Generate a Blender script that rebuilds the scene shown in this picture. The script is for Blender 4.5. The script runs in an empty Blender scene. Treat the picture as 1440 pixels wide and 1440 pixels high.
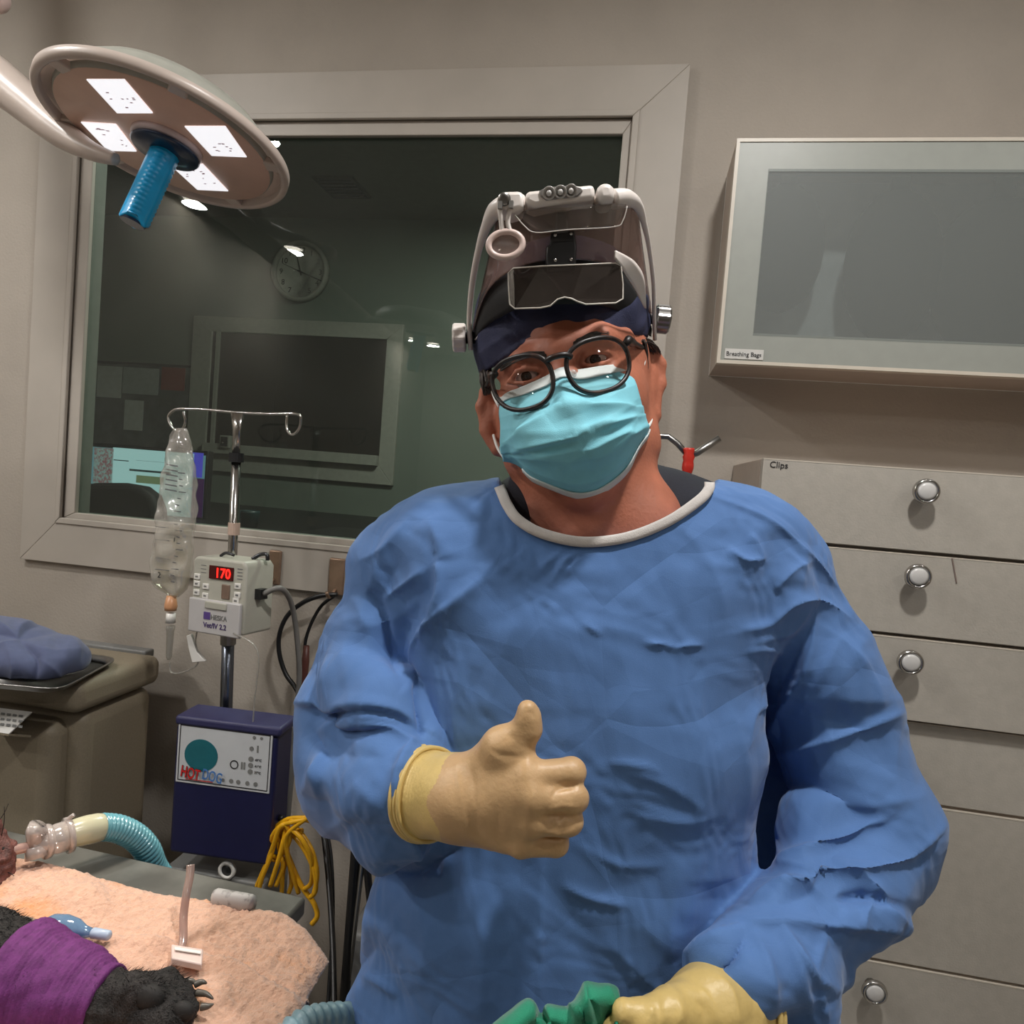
import bpy, math, random
import numpy as np
from mathutils import Matrix, Vector

random.seed(4)
SC = bpy.context.scene
COL = SC.collection
rad = math.radians

# ------------------------------------------------------------------ camera
FPX = 1000.0
YAW, PITCH, ROLL = rad(9.88), rad(-2.63), rad(4.53)
CAM = np.array([0.0, 0.0, 1.52])
_cy, _sy, _cp, _sp = math.cos(YAW), math.sin(YAW), math.cos(PITCH), math.sin(PITCH)
FWD = np.array([-_sy*_cp, _cy*_cp, _sp])
_r0 = np.array([_cy, _sy, 0.0]); _u0 = np.cross(_r0, FWD)
RGT = math.cos(ROLL)*_r0 + math.sin(ROLL)*_u0
UPV = -math.sin(ROLL)*_r0 + math.cos(ROLL)*_u0
cam = bpy.data.cameras.new('camera'); cam_o = bpy.data.objects.new('camera', cam); COL.objects.link(cam_o)
_m = Matrix.Identity(4)
for i in range(3):
    _m[i][0], _m[i][1], _m[i][2], _m[i][3] = RGT[i], UPV[i], -FWD[i], CAM[i]
cam_o.matrix_world = _m
cam.sensor_width = 36.0; cam.lens = 36.0*FPX/1440.0; cam.clip_start = 0.02
SC.camera = cam_o

def A(px, py, d):            # point in the camera's own frame (right, up, depth)
    return np.array([(px-720)*d/FPX, (720-py)*d/FPX, d])
def c2w(v):
    v = np.asarray(v, float)
    return CAM + v[..., 0:1]*RGT + v[..., 1:2]*UPV + v[..., 2:3]*FWD
def W(px, py, d):
    return c2w(A(px, py, d))
def ray(px, py):
    return (px-720)/FPX*RGT + (720-py)/FPX*UPV + FWD
def onY(px, py, Y):
    r = ray(px, py); return CAM + r*((Y-CAM[1])/r[1])
def onZ(px, py, Z):
    r = ray(px, py); return CAM + r*((Z-CAM[2])/r[2])
def onPlane(px, py, P, N):
    r = ray(px, py); return CAM + r*(np.dot(P-CAM, N)/np.dot(r, N))
def w2px(P):
    q = np.asarray(P)-CAM; d = q@FWD
    return np.stack([720+FPX*(q@RGT)/d, 720-FPX*(q@UPV)/d], -1)

# ------------------------------------------------------------------ materials
def srgb(c):
    return tuple(((x/255.0)/12.92 if x/255.0 <= 0.04045 else ((x/255.0+0.055)/1.055)**2.4) for x in c)
def mat(name, col, rough=0.5, metal=0.0, var=0.06, scale=40.0, bump=0.0, bscale=200.0, spec=0.5, emit=None, es=0.0, sheen=0.0, sss=0.0, alpha=None, coat=0.0, trans=0.0, col2=None, lo=0.35, hi=0.65):
    m = bpy.data.materials.new(name); m.use_nodes = True
    nt = m.node_tree; N = nt.nodes; L = nt.links
    b = N['Principled BSDF']
    c = srgb(col)
    tc = N.new('ShaderNodeTexCoord')
    nz = N.new('ShaderNodeTexNoise'); nz.inputs['Scale'].default_value = scale; nz.inputs['Detail'].default_value = 4
    L.new(tc.outputs['Object'], nz.inputs['Vector'])
    rp = N.new('ShaderNodeValToRGB')
    k = var
    if col2 is None:
        rp.color_ramp.elements[0].color = (*[x*(1-k) for x in c], 1); rp.color_ramp.elements[1].color = (*[min(1, x*(1+k)) for x in c], 1)
    else:
        rp.color_ramp.elements[0].color = (*c, 1); rp.color_ramp.elements[1].color = (*srgb(col2), 1)
    rp.color_ramp.elements[0].position = lo; rp.color_ramp.elements[1].position = hi
    L.new(nz.outputs['Fac'], rp.inputs['Fac']); L.new(rp.outputs['Color'], b.inputs['Base Color'])
    b.inputs['Roughness'].default_value = rough; b.inputs['Metallic'].default_value = metal
    b.inputs['Specular IOR Level'].default_value = spec
    if sheen: b.inputs['Sheen Weight'].default_value = sheen
    if sss:
        b.inputs['Subsurface Weight'].default_value = sss; b.inputs['Subsurface Scale'].default_value = 0.01
        b.inputs['Subsurface Radius'].default_value = (1, 0.4, 0.25)
    if coat: b.inputs['Coat Weight'].default_value = coat
    if trans: b.inputs['Transmission Weight'].default_value = trans
    if emit is not None:
        b.inputs['Emission Color'].default_value = (*srgb(emit), 1); b.inputs['Emission Strength'].default_value = es
    if bump:
        n2 = N.new('ShaderNodeTexNoise'); n2.inputs['Scale'].default_value = bscale; n2.inputs['Detail'].default_value = 6
        L.new(tc.outputs['Object'], n2.inputs['Vector'])
        bp = N.new('ShaderNodeBump'); bp.inputs['Strength'].default_value = bump; bp.inputs['Distance'].default_value = 0.002
        L.new(n2.outputs['Fac'], bp.inputs['Height']); L.new(bp.outputs['Normal'], b.inputs['Normal'])
    return m
def clear_mat(name, tint=(255, 255, 255), gloss=0.1, rough=0.05, haze=0.0, hazecol=(230, 230, 230), smudge=0.0, ior=1.45, k=1.0):
    """thin clear sheet: lets light through, mirrors a little by Fresnel, scatters a little"""
    m = bpy.data.materials.new(name); m.use_nodes = True
    nt = m.node_tree; N = nt.nodes; L = nt.links
    N.remove(N['Principled BSDF']); out = N['Material Output']
    tr = N.new('ShaderNodeBsdfTransparent'); tr.inputs[0].default_value = (*srgb(tint), 1)
    gl = N.new('ShaderNodeBsdfGlossy'); gl.inputs['Roughness'].default_value = rough
    df = N.new('ShaderNodeBsdfDiffuse'); df.inputs[0].default_value = (*srgb(hazecol), 1)
    fr = N.new('ShaderNodeLayerWeight')
    pw = N.new('ShaderNodeMath'); pw.operation = 'POWER'; pw.inputs[1].default_value = 5.0
    L.new(fr.outputs['Facing'], pw.inputs[0])
    mu = N.new('ShaderNodeMath'); mu.operation = 'MULTIPLY_ADD'; mu.inputs[1].default_value = 0.9*k; mu.inputs[2].default_value = 0.03*k+gloss; mu.use_clamp = True
    L.new(pw.outputs[0], mu.inputs[0])
    m1 = N.new('ShaderNodeMixShader'); m2 = N.new('ShaderNodeMixShader')
    m1.inputs[0].default_value = haze
    if smudge:
        tc = N.new('ShaderNodeTexCoord'); nz = N.new('ShaderNodeTexNoise'); nz.inputs['Scale'].default_value = 5.0; nz.inputs['Detail'].default_value = 6
        L.new(tc.outputs['Object'], nz.inputs['Vector'])
        ml = N.new('ShaderNodeMath'); ml.operation = 'MULTIPLY_ADD'; ml.inputs[1].default_value = smudge; ml.inputs[2].default_value = haze
        L.new(nz.outputs['Fac'], ml.inputs[0]); L.new(ml.outputs[0], m1.inputs[0])
    L.new(tr.outputs[0], m1.inputs[1]); L.new(df.outputs[0], m1.inputs[2])
    L.new(mu.outputs[0], m2.inputs[0]); L.new(m1.outputs[0], m2.inputs[1]); L.new(gl.outputs[0], m2.inputs[2])
    L.new(m2.outputs[0], out.inputs['Surface'])
    return m

M = {}
M['wall'] = mat('wall_paint', (172, 163, 152), 0.75, var=0.04, scale=6, bump=0.5, bscale=160)
M['trim'] = mat('trim_paint', (178, 170, 160), 0.5, var=0.03, scale=10)
M['ceil'] = mat('ceiling_paint', (215, 212, 205), 0.8)
M['polesteel'] = mat('pole_steel', (128, 134, 146), 0.25, 1.0, var=0.05)
M['floor'] = mat('vinyl_floor', (150, 146, 140), 0.4, var=0.1, scale=15)
M['greenwall'] = mat('green_wall_paint', (120, 130, 120), 0.7, var=0.04, scale=5)
M['dimwhite'] = mat('grey_white_paint', (165, 165, 155), 0.6)
M['cab'] = mat('cabinet_laminate', (178, 172, 162), 0.42, var=0.035, scale=60, bump=0.15, bscale=350)
M['cabside'] = mat('cabinet_side_laminate', (176, 162, 150), 0.5, var=0.03)
M['edge'] = mat('cabinet_edge_band', (205, 196, 182), 0.4, var=0.02)
M['door'] = mat('door_grey_white', (152, 155, 148), 0.4, var=0.02)
M['chrome'] = mat('chrome', (190, 188, 185), 0.18, 1.0, var=0.02)
M['steel'] = mat('brushed_steel', (150, 148, 145), 0.32, 1.0, var=0.05)
M['darksteel'] = mat('dark_steel', (70, 70, 72), 0.35, 0.9, var=0.1)
M['knobwhite'] = mat('ceramic_white', (205, 203, 200), 0.25, var=0.01)
M['black'] = mat('black_plastic', (22, 22, 24), 0.4, var=0.1)
M['blackmat'] = mat('black_matte', (16, 16, 18), 0.7, var=0.15)
M['ink'] = mat('black_ink', (30, 29, 30), 0.6, var=0.02)
M['white'] = mat('white_plastic', (225, 222, 216), 0.35, var=0.02)
M['paper'] = mat('paper_white', (205, 203, 198), 0.7, var=0.03)
M['grey'] = mat('grey_plastic', (120, 120, 118), 0.5, var=0.04)
M['greycable'] = mat('grey_cable', (120, 118, 114), 0.5, var=0.04)
M['beige'] = mat('beige_plastic', (136, 125, 106), 0.55, var=0.06, scale=300, bump=0.2, bscale=700)
M['navybox'] = mat('navy_plastic', (22, 24, 64), 0.38, var=0.04)
M['yellow'] = mat('yellow_cable', (222, 165, 20), 0.4, var=0.06)
M['pump'] = mat('pump_grey_plastic', (174, 172, 160), 0.45, var=0.03)
M['pumpdoor'] = mat('pump_door_plastic', (186, 183, 182), 0.35, var=0.02)
M['red'] = mat('red_tape', (196, 44, 30), 0.45, var=0.08, scale=80)
M['brown'] = mat('bronze_strap', (158, 132, 112), 0.35, 0.6, var=0.1, scale=60)
M['blueh'] = mat('blue_handle_plastic', (6, 176, 240), 0.28, var=0.05, coat=0.3)
M['navyf'] = mat('dark_blue_flange', (16, 44, 74), 0.3, var=0.05, coat=0.3)
M['lampwhite'] = mat('lamp_enamel', (205, 190, 180), 0.35, var=0.02)
M['lampface'] = mat('lamp_face_enamel', (236, 200, 182), 0.4, var=0.02)

# ------------------------------------------------------------------ object helpers
_loc = {}
def link(o, parent=None):
    COL.objects.link(o)
    if parent is not None:
        o.parent = parent
        l = _loc.get(parent.name, (0, 0, 0))
        o.matrix_parent_inverse = Matrix.Translation((-l[0], -l[1], -l[2]))
    return o
def tag(o, label=None, cat=None, group=None, kind=None):
    if label: o['label'] = label
    if cat: o['category'] = cat
    if group: o['group'] = group
    if kind: o['kind'] = kind
    return o
def thing(name, label, cat, loc, group=None):
    o = bpy.data.objects.new(name, None); COL.objects.link(o); o.empty_display_size = 0.05
    o.location = tuple(float(x) for x in loc); _loc[o.name] = tuple(float(x) for x in loc)
    return tag(o, label, cat, group)
def mesh_obj(name, V, Fc, m, parent=None, smooth=True, bevel=0.0, seg=2, label=None, solid=0.0):
    me = bpy.data.meshes.new(name)
    me.from_pydata([tuple(map(float, v)) for v in V], [], [tuple(map(int, f)) for f in Fc]); me.update()
    if smooth: me.polygons.foreach_set('use_smooth', [True]*len(me.polygons))
    o = bpy.data.objects.new(name, me); me.materials.append(m)
    link(o, parent)
    if solid:
        s = o.modifiers.new('thick', 'SOLIDIFY'); s.thickness = solid; s.offset = 0
    if bevel:
        b = o.modifiers.new('bev', 'BEVEL'); b.width = bevel; b.segments = seg; b.limit_method = 'ANGLE'; b.angle_limit = rad(40)
        b.harden_normals = False
        try:
            me.set_sharp_from_angle(angle=rad(40))
        except Exception: pass
    if label: o['label'] = label
    return o
def unit(v):
    v = np.asarray(v, float); return v/np.linalg.norm(v)
def fbox(x0, y0, x1, y1, d0, d1, pad=.004):   # box round a pixel window over a depth range
    P = np.array([A(x, y, d) for x in (x0, x1) for y in (y0, y1) for d in (d0, d1)]); return P.min(0)-pad, P.max(0)+pad
def cr(pts, k=6, closed=False):
    """Catmull-Rom through points"""
    P = [np.asarray(p, float) for p in pts]; n = len(P); out = []
    if n < 3 and not closed: 
        return [P[0]+(P[1]-P[0])*t/k for t in range(k+1)]
    rng = range(n) if closed else range(n-1)
    for i in rng:
        if closed: p0, p1, p2, p3 = P[(i-1) % n], P[i], P[(i+1) % n], P[(i+2) % n]
        else: p0, p1, p2, p3 = P[max(i-1, 0)], P[i], P[i+1], P[min(i+2, n-1)]
        for t in range(k):
            t = t/k
            out.append(0.5*((2*p1)+(-p0+p2)*t+(2*p0-5*p1+4*p2-p3)*t*t+(-p0+3*p1-3*p2+p3)*t**3))
    if not closed: out.append(P[-1])
    return out
class MB:
    def __init__(s): s.v = []; s.f = []
    def add(s, V, Fc):
        n = len(s.v); s.v += [np.asarray(v, float) for v in V]; s.f += [tuple(i+n for i in f) for f in Fc]; return s
    def hexa(s, p):      # bottom 4 (ccw seen from above) then top 4
        return s.add(p, [(3, 2, 1, 0), (4, 5, 6, 7), (0, 1, 5, 4), (1, 2, 6, 5), (2, 3, 7, 6), (3, 0, 4, 7)])
    def box(s, c, size, R=None):
        h = np.array(size)/2; c = np.asarray(c, float)
        P = [np.array([x, y, z])*h for z in (-1, 1) for x, y in ((-1, -1), (1, -1), (1, 1), (-1, 1))]
        if R is not None: P = [R@p for p in P]
        return s.hexa([c+p for p in P])
    def span(s, x0, x1, y0, y1, z0, z1):
        return s.box(((x0+x1)/2, (y0+y1)/2, (z0+z1)/2), (abs(x1-x0), abs(y1-y0), abs(z1-z0)))
    def tube(s, pts, r, n=10, closed=False, cap=True, flat=None):
        P = [np.asarray(p, float) for p in pts]; m = len(P)
        rr = [r]*m if np.isscalar(r) else list(r)
        if len(rr) != m: rr = list(np.interp(np.linspace(0, 1, m), np.linspace(0, 1, len(rr)), rr))
        T = []
        for i in range(m):
            a = P[(i-1) % m] if (closed or i > 0) else P[i]; b = P[(i+1) % m] if (closed or i < m-1) else P[i]
            T.append(unit(b-a))
        up = np.array([0, 0, 1.0]) if abs(T[0][2]) < 0.9 else np.array([1.0, 0, 0])
        nrm = unit(np.cross(np.cross(T[0], up), T[0])); V = []
        for i in range(m):
            nrm = unit(nrm-np.dot(nrm, T[i])*T[i]); b = np.cross(T[i], nrm)
            for k in range(n):
                t = 2*math.pi*k/n
                V.append(P[i]+rr[i]*(math.cos(t)*nrm+math.sin(t)*b*(flat if flat else 1)))
        Fc = []
        for i in range(m if closed else m-1):
            j = (i+1) % m
            for k in range(n):
                k2 = (k+1) % n; Fc.append((i*n+k, i*n+k2, j*n+k2, j*n+k))
        if cap and not closed:
            Fc.append(tuple(reversed(range(n)))); Fc.append(tuple(range((m-1)*n, m*n)))
        return s.add(V, Fc)
    def lathe(s, prof, origin, axis, n=32):
        ax = unit(axis); up = np.array([0, 0, 1.0]) if abs(ax[2]) < 0.9 else np.array([1.0, 0, 0])
        u = unit(np.cross(up, ax)); w = np.cross(ax, u); o = np.asarray(origin, float); V = []; Fc = []
        for r, z in prof:
            for k in range(n):
                t = 2*math.pi*k/n; V.append(o+ax*z+max(r, 1e-5)*(math.cos(t)*u+math.sin(t)*w))
        m = len(prof)
        for i in range(m-1):
            for k in range(n):
                k2 = (k+1) % n; Fc.append((i*n+k, i*n+k2, (i+1)*n+k2, (i+1)*n+k))
        Fc.append(tuple(reversed(range(n)))); Fc.append(tuple(range((m-1)*n, m*n)))
        return s.add(V, Fc)
    def prism(s, poly, origin, ux, uy, d0, d1):
        ux, uy = np.asarray(ux, float), np.asarray(uy, float); uz = np.cross(ux, uy); o = np.asarray(origin, float); n = len(poly)
        ar = sum(poly[i][0]*poly[(i+1) % n][1]-poly[(i+1) % n][0]*poly[i][1] for i in range(n))
        pl = list(poly) if ar > 0 else list(reversed(poly))
        a, b = min(d0, d1), max(d0, d1)
        V = [o+ux*x+uy*y+uz*a for x, y in pl]+[o+ux*x+uy*y+uz*b for x, y in pl]
        Fc = [tuple(reversed(range(n))), tuple(range(n, 2*n))]+[(i, (i+1) % n, n+(i+1) % n, n+i) for i in range(n)]
        return s.add(V, Fc)
    def poly3(s, P, nrm, t):  # planar polygon thickened along nrm
        P = [np.asarray(p, float) for p in P]; n = len(P); nn = unit(nrm)
        fn = sum((np.cross(P[i], P[(i+1) % n]) for i in range(n)), np.zeros(3))
        if np.dot(fn, nn) < 0: P = P[::-1]
        V = P+[p+nn*t for p in P]
        return s.add(V, [tuple(reversed(range(n))), tuple(range(n, 2*n))]+[(i, (i+1) % n, n+(i+1) % n, n+i) for i in range(n)])
    def ball(s, c, r, n=16, R=None):
        c = np.asarray(c, float); r = np.array([r]*3 if np.isscalar(r) else r, float); V = []; Fc = []; m = n//2
        for i in range(m+1):
            th = math.pi*i/m
            for k in range(n):
                ph = 2*math.pi*k/n
                p = np.array([math.sin(th)*math.cos(ph), math.sin(th)*math.sin(ph), math.cos(th)])*r
                V.append(c+(R@p if R is not None else p))
        for i in range(m):
            for k in range(n):
                k2 = (k+1) % n; Fc.append((i*n+k, (i+1)*n+k, (i+1)*n+k2, i*n+k2))
        return s.add(V, Fc)
    def ring(s, x0, x1, z0, z1, w, y0, y1):   # mitred rectangular frame, w = width (l, r, b, t)
        l, r, b, t = (w,)*4 if np.isscalar(w) else w
        o = [(x0, z0), (x1, z0), (x1, z1), (x0, z1)]; i_ = [(x0+l, z0+b), (x1-r, z0+b), (x1-r, z1-t), (x0+l, z1-t)]
        for k in range(4):
            k2 = (k+1) % 4
            q = [o[k], o[k2], i_[k2], i_[k]]
            s.hexa([np.array([x, y1, z]) for x, z in q]+[np.array([x, y0, z]) for x, z in q])
        return s
    def build(s, name, m, parent=None, smooth=False, bevel=0.0, label=None, solid=0.0, seg=2):
        return mesh_obj(name, s.v, s.f, m, parent, smooth, bevel, seg, label, solid)
def text(name, body, size, o, ux, uy, m, parent=None, ext=0.0003, align='LEFT', sx=1.0, bold=0.0):
    c = bpy.data.curves.new(name, 'FONT'); c.body = body; c.size = size; c.extrude = ext; c.align_x = align; c.offset = bold
    t0 = bpy.data.objects.new('tmp', c); COL.objects.link(t0)
    dg_ = bpy.context.evaluated_depsgraph_get(); me = bpy.data.meshes.new_from_object(t0.evaluated_get(dg_)); bpy.data.objects.remove(t0)
    me.name = name; t = bpy.data.objects.new(name, me); me.materials.clear(); me.materials.append(m); link(t, parent)
    ux, uy = unit(ux), unit(uy); uz = np.cross(ux, uy)
    mm = Matrix.Identity(4)
    for i in range(3):
        mm[i][0], mm[i][1], mm[i][2], mm[i][3] = ux[i]*sx, uy[i], uz[i], float(o[i])
    t.matrix_basis = mm
    return t

# ------------------------------------------------------------------ implicit surfaces (numpy) -> surface nets
class Field:
    def __init__(s, lo, hi, h):
        s.lo = np.asarray(lo, float); s.h = h
        s.n = np.maximum(4, np.ceil((np.asarray(hi, float)-s.lo)/h).astype(int)+1)
        s.F = np.full(s.n, 1.0, np.float32)
        s.ax = [(s.lo[i]+h*np.arange(s.n[i])).astype(np.float32) for i in range(3)]
    def sub(s, lo, hi):
        sl = []
        for i in range(3):
            a = int(np.clip(np.floor((lo[i]-s.lo[i])/s.h), 0, s.n[i])); b = int(np.clip(np.ceil((hi[i]-s.lo[i])/s.h)+1, 0, s.n[i]))
            if b <= a: return None, None
            sl.append(slice(a, b))
        return tuple(sl), (s.ax[0][sl[0]][:, None, None], s.ax[1][sl[1]][None, :, None], s.ax[2][sl[2]][None, None, :])
    def put(s, sl, d, k, op):
        f = s.F[sl]
        if op == 'add':
            if k > 0:
                hh = np.maximum(k-np.abs(f-d), 0)/k; s.F[sl] = np.minimum(f, d)-hh*hh*k*0.25
            else: s.F[sl] = np.minimum(f, d)
        else:
            d = -d
            if k > 0:
                hh = np.maximum(k-np.abs(f-d), 0)/k; s.F[sl] = np.maximum(f, d)+hh*hh*k*0.25
            else: s.F[sl] = np.maximum(f, d)
    def cone(s, a, b, ra, rb=None, k=0.01, op='add'):
        rb = ra if rb is None else rb; a = np.asarray(a, float); b = np.asarray(b, float)
        m = max(ra, rb)+k+3*s.h
        sl, g = s.sub(np.minimum(a, b)-m, np.maximum(a, b)+m)
        if sl is None: return s
        ba = b-a; L = max(float(ba@ba), 1e-12)
        t = np.clip(((g[0]-a[0])*ba[0]+(g[1]-a[1])*ba[1]+(g[2]-a[2])*ba[2])/L, 0, 1)
        d = np.sqrt((g[0]-a[0]-t*ba[0])**2+(g[1]-a[1]-t*ba[1])**2+(g[2]-a[2]-t*ba[2])**2)-(ra+(rb-ra)*t)
        s.put(sl, d.astype(np.float32), k, op); return s
    def chain(s, pts, rs, k=0.01, op='add'):
        for i in range(len(pts)-1): s.cone(pts[i], pts[i+1], rs[i], rs[i+1], k, op)
        return s
    def ell(s, c, r, k=0.01, R=None, op='add'):
        c = np.asarray(c, float); r = np.array([r]*3 if np.isscalar(r) else r, float); m = max(r)+k+3*s.h
        sl, g = s.sub(c-m, c+m)
        if sl is None: return s
        x, y, z = g[0]-c[0], g[1]-c[1], g[2]-c[2]
        if R is not None:
            x, y, z = (R[0][0]*x+R[1][0]*y+R[2][0]*z, R[0][1]*x+R[1][1]*y+R[2][1]*z, R[0][2]*x+R[1][2]*y+R[2][2]*z)
        k0 = np.sqrt((x/r[0])**2+(y/r[1])**2+(z/r[2])**2); k1 = np.sqrt((x/r[0]**2)**2+(y/r[1]**2)**2+(z/r[2]**2)**2)+1e-9
        s.put(sl, (k0*(k0-1)/k1).astype(np.float32), k, op); return s
    def custom(s, fn, lo, hi, k=0.0, op='add'):
        sl, g = s.sub(lo, hi)
        if sl is not None: s.put(sl, np.broadcast_to(fn(*g), s.F[sl].shape).astype(np.float32), k, op)
        return s
    def cut(s, fn):            # keep only where fn <= 0
        g = (s.ax[0][:, None, None], s.ax[1][None, :, None], s.ax[2][None, None, :])
        s.F = np.maximum(s.F, np.broadcast_to(fn(*g), s.F.shape).astype(np.float32)); return s
    def mesh(s, smooth=1):
        F = s.F.copy()
        for ax in range(3):    # close at the borders
            for e in (0, -1):
                ix = [slice(None)]*3; ix[ax] = e; F[tuple(ix)] = np.maximum(F[tuple(ix)], s.h*0.5)
        S = F < 0; n = np.array(F.shape)
        cs = [(i, j, k) for i in (0, 1) for j in (0, 1) for k in (0, 1)]
        cnt = np.zeros(n-1, np.int8)
        for c in cs: cnt += S[c[0]:n[0]-1+c[0], c[1]:n[1]-1+c[1], c[2]:n[2]-1+c[2]]
        act = (cnt > 0) & (cnt < 8); idx = np.argwhere(act)
        ID = np.full(n-1, -1, np.int64); ID[act] = np.arange(len(idx))
        vals = np.stack([F[idx[:, 0]+c[0], idx[:, 1]+c[1], idx[:, 2]+c[2]] for c in cs], 1)
        acc = np.zeros((len(idx), 3)); ct = np.zeros(len(idx))
        for a in range(8):
            for b in range(a+1, 8):
                ca, cb = np.array(cs[a]), np.array(cs[b])
                if np.abs(ca-cb).sum() != 1: continue
                va, vb = vals[:, a], vals[:, b]; mk = (va < 0) != (vb < 0)
                t = np.where(mk, va/np.where(mk, va-vb, 1), 0)
                acc += np.where(mk[:, None], ca+t[:, None]*(cb-ca), 0); ct += mk
        V = s.lo+s.h*(idx+acc/ct[:, None])
        quads = []
        for ax in range(3):
            o1, o2 = (ax+1) % 3, (ax+2) % 3
            s0 = [slice(None)]*3; s1 = [slice(None)]*3; s0[ax] = slice(0, n[ax]-1); s1[ax] = slice(1, n[ax])
            A0, A1 = S[tuple(s0)], S[tuple(s1)]
            e = np.argwhere(A0 != A1)
            e = e[(e[:, o1] > 0) & (e[:, o1] < n[o1]-1) & (e[:, o2] > 0) & (e[:, o2] < n[o2]-1)]
            def cell(d1, d2):
                q = e.copy(); q[:, o1] += d1; q[:, o2] += d2; return ID[q[:, 0], q[:, 1], q[:, 2]]
            Q = np.stack([cell(-1, -1), cell(0, -1), cell(0, 0), cell(-1, 0)], 1)
            fl = A0[e[:, 0], e[:, 1], e[:, 2]]
            Q[~fl] = Q[~fl][:, ::-1]; quads.append(Q)
        Q = np.concatenate(quads); Q = Q[(Q >= 0).all(1)]
        for _ in range(smooth): V = lap(V, Q, 0.5)
        return V, Q
def lap(V, Q, w):
    n = len(V); acc = np.zeros_like(V); ct = np.zeros(n)
    for a, b in ((0, 1), (1, 2), (2, 3), (3, 0)):
        for i, j in ((Q[:, a], Q[:, b]), (Q[:, b], Q[:, a])):
            ct += np.bincount(i, minlength=n)
            for c in range(3): acc[:, c] += np.bincount(i, weights=V[j, c], minlength=n)
    return V+(acc/np.maximum(ct, 1)[:, None]-V)*w
def vnorm(V, Q):
    fn = np.cross(V[Q[:, 2]]-V[Q[:, 0]], V[Q[:, 3]]-V[Q[:, 1]]); N = np.zeros_like(V)
    for a in range(4):
        for c in range(3): N[:, c] += np.bincount(Q[:, a], weights=fn[:, c], minlength=len(V))
    return N/(np.linalg.norm(N, axis=1, keepdims=True)+1e-12)
def qobj(name, V, Q, m, parent=None, cam_frame=True, label=None):
    if cam_frame: V = c2w(V); Q = Q[:, ::-1]
    me = bpy.data.meshes.new(name); nv, nf = len(V), len(Q)
    me.vertices.add(nv); me.vertices.foreach_set('co', np.ascontiguousarray(V, np.float32).ravel())
    me.loops.add(nf*4); me.loops.foreach_set('vertex_index', np.ascontiguousarray(Q, np.int32).ravel())
    me.polygons.add(nf); me.polygons.foreach_set('loop_start', np.arange(0, nf*4, 4, dtype=np.int32))
    me.update(calc_edges=True); me.validate()
    me.polygons.foreach_set('use_smooth', np.ones(len(me.polygons), bool))
    o = bpy.data.objects.new(name, me); me.materials.append(m); link(o, parent)
    if label: o['label'] = label
    return o
def pxof(V):
    return np.stack([720+FPX*V[:, 0]/V[:, 2], 720-FPX*V[:, 1]/V[:, 2]], 1)
def crease(V, N, folds, front=True):
    """pushes cloth out / in along fold lines; folds = (points, amount mm, width left, width right)"""
    P = pxof(V); D = np.zeros(len(V))
    vd = V/np.linalg.norm(V, axis=1, keepdims=True)
    fr = np.clip(-(N*vd).sum(1)*2.5+0.35, 0, 1) if front else np.ones(len(V))
    for pts, amp, wl, wr in folds:
        pts = np.array([tuple(p) for p in cr([np.array(p, float) for p in pts], 5)]) if len(pts) > 2 else np.array(pts, float)
        m = 3.2*max(wl, wr); lo, hi = pts.min(0)-m, pts.max(0)+m
        ix = np.nonzero((P[:, 0] > lo[0]) & (P[:, 0] < hi[0]) & (P[:, 1] > lo[1]) & (P[:, 1] < hi[1]))[0]
        if not len(ix): continue
        q = P[ix]; best = np.full(len(ix), 1e9); sg = np.zeros(len(ix)); tt = np.zeros(len(ix))
        seg = np.linalg.norm(np.diff(pts, axis=0), axis=1); cum = np.concatenate([[0], np.cumsum(seg)])
        for i in range(len(pts)-1):
            a, b = pts[i], pts[i+1]; ba = b-a; L = ba@ba+1e-9
            t = np.clip(((q-a)@ba)/L, 0, 1); r = q-a-t[:, None]*ba; d = np.hypot(r[:, 0], r[:, 1])
            up = d < best; best = np.where(up, d, best); cz = ba[0]*r[:, 1]-ba[1]*r[:, 0]
            sg = np.where(up, cz, sg); tt = np.where(up, (cum[i]+t*seg[i])/cum[-1], tt)
        w = np.where(sg > 0, wr, wl); x = best/w
        x = np.sqrt(x*x+0.01)-0.1
        D[ix] += amp*0.001*np.exp(-x*1.25)*np.clip(np.sin(np.pi*np.clip(tt*0.94+0.03, 0, 1)), 0, 1)**0.6
    return V+N*(D*fr)[:, None]
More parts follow.
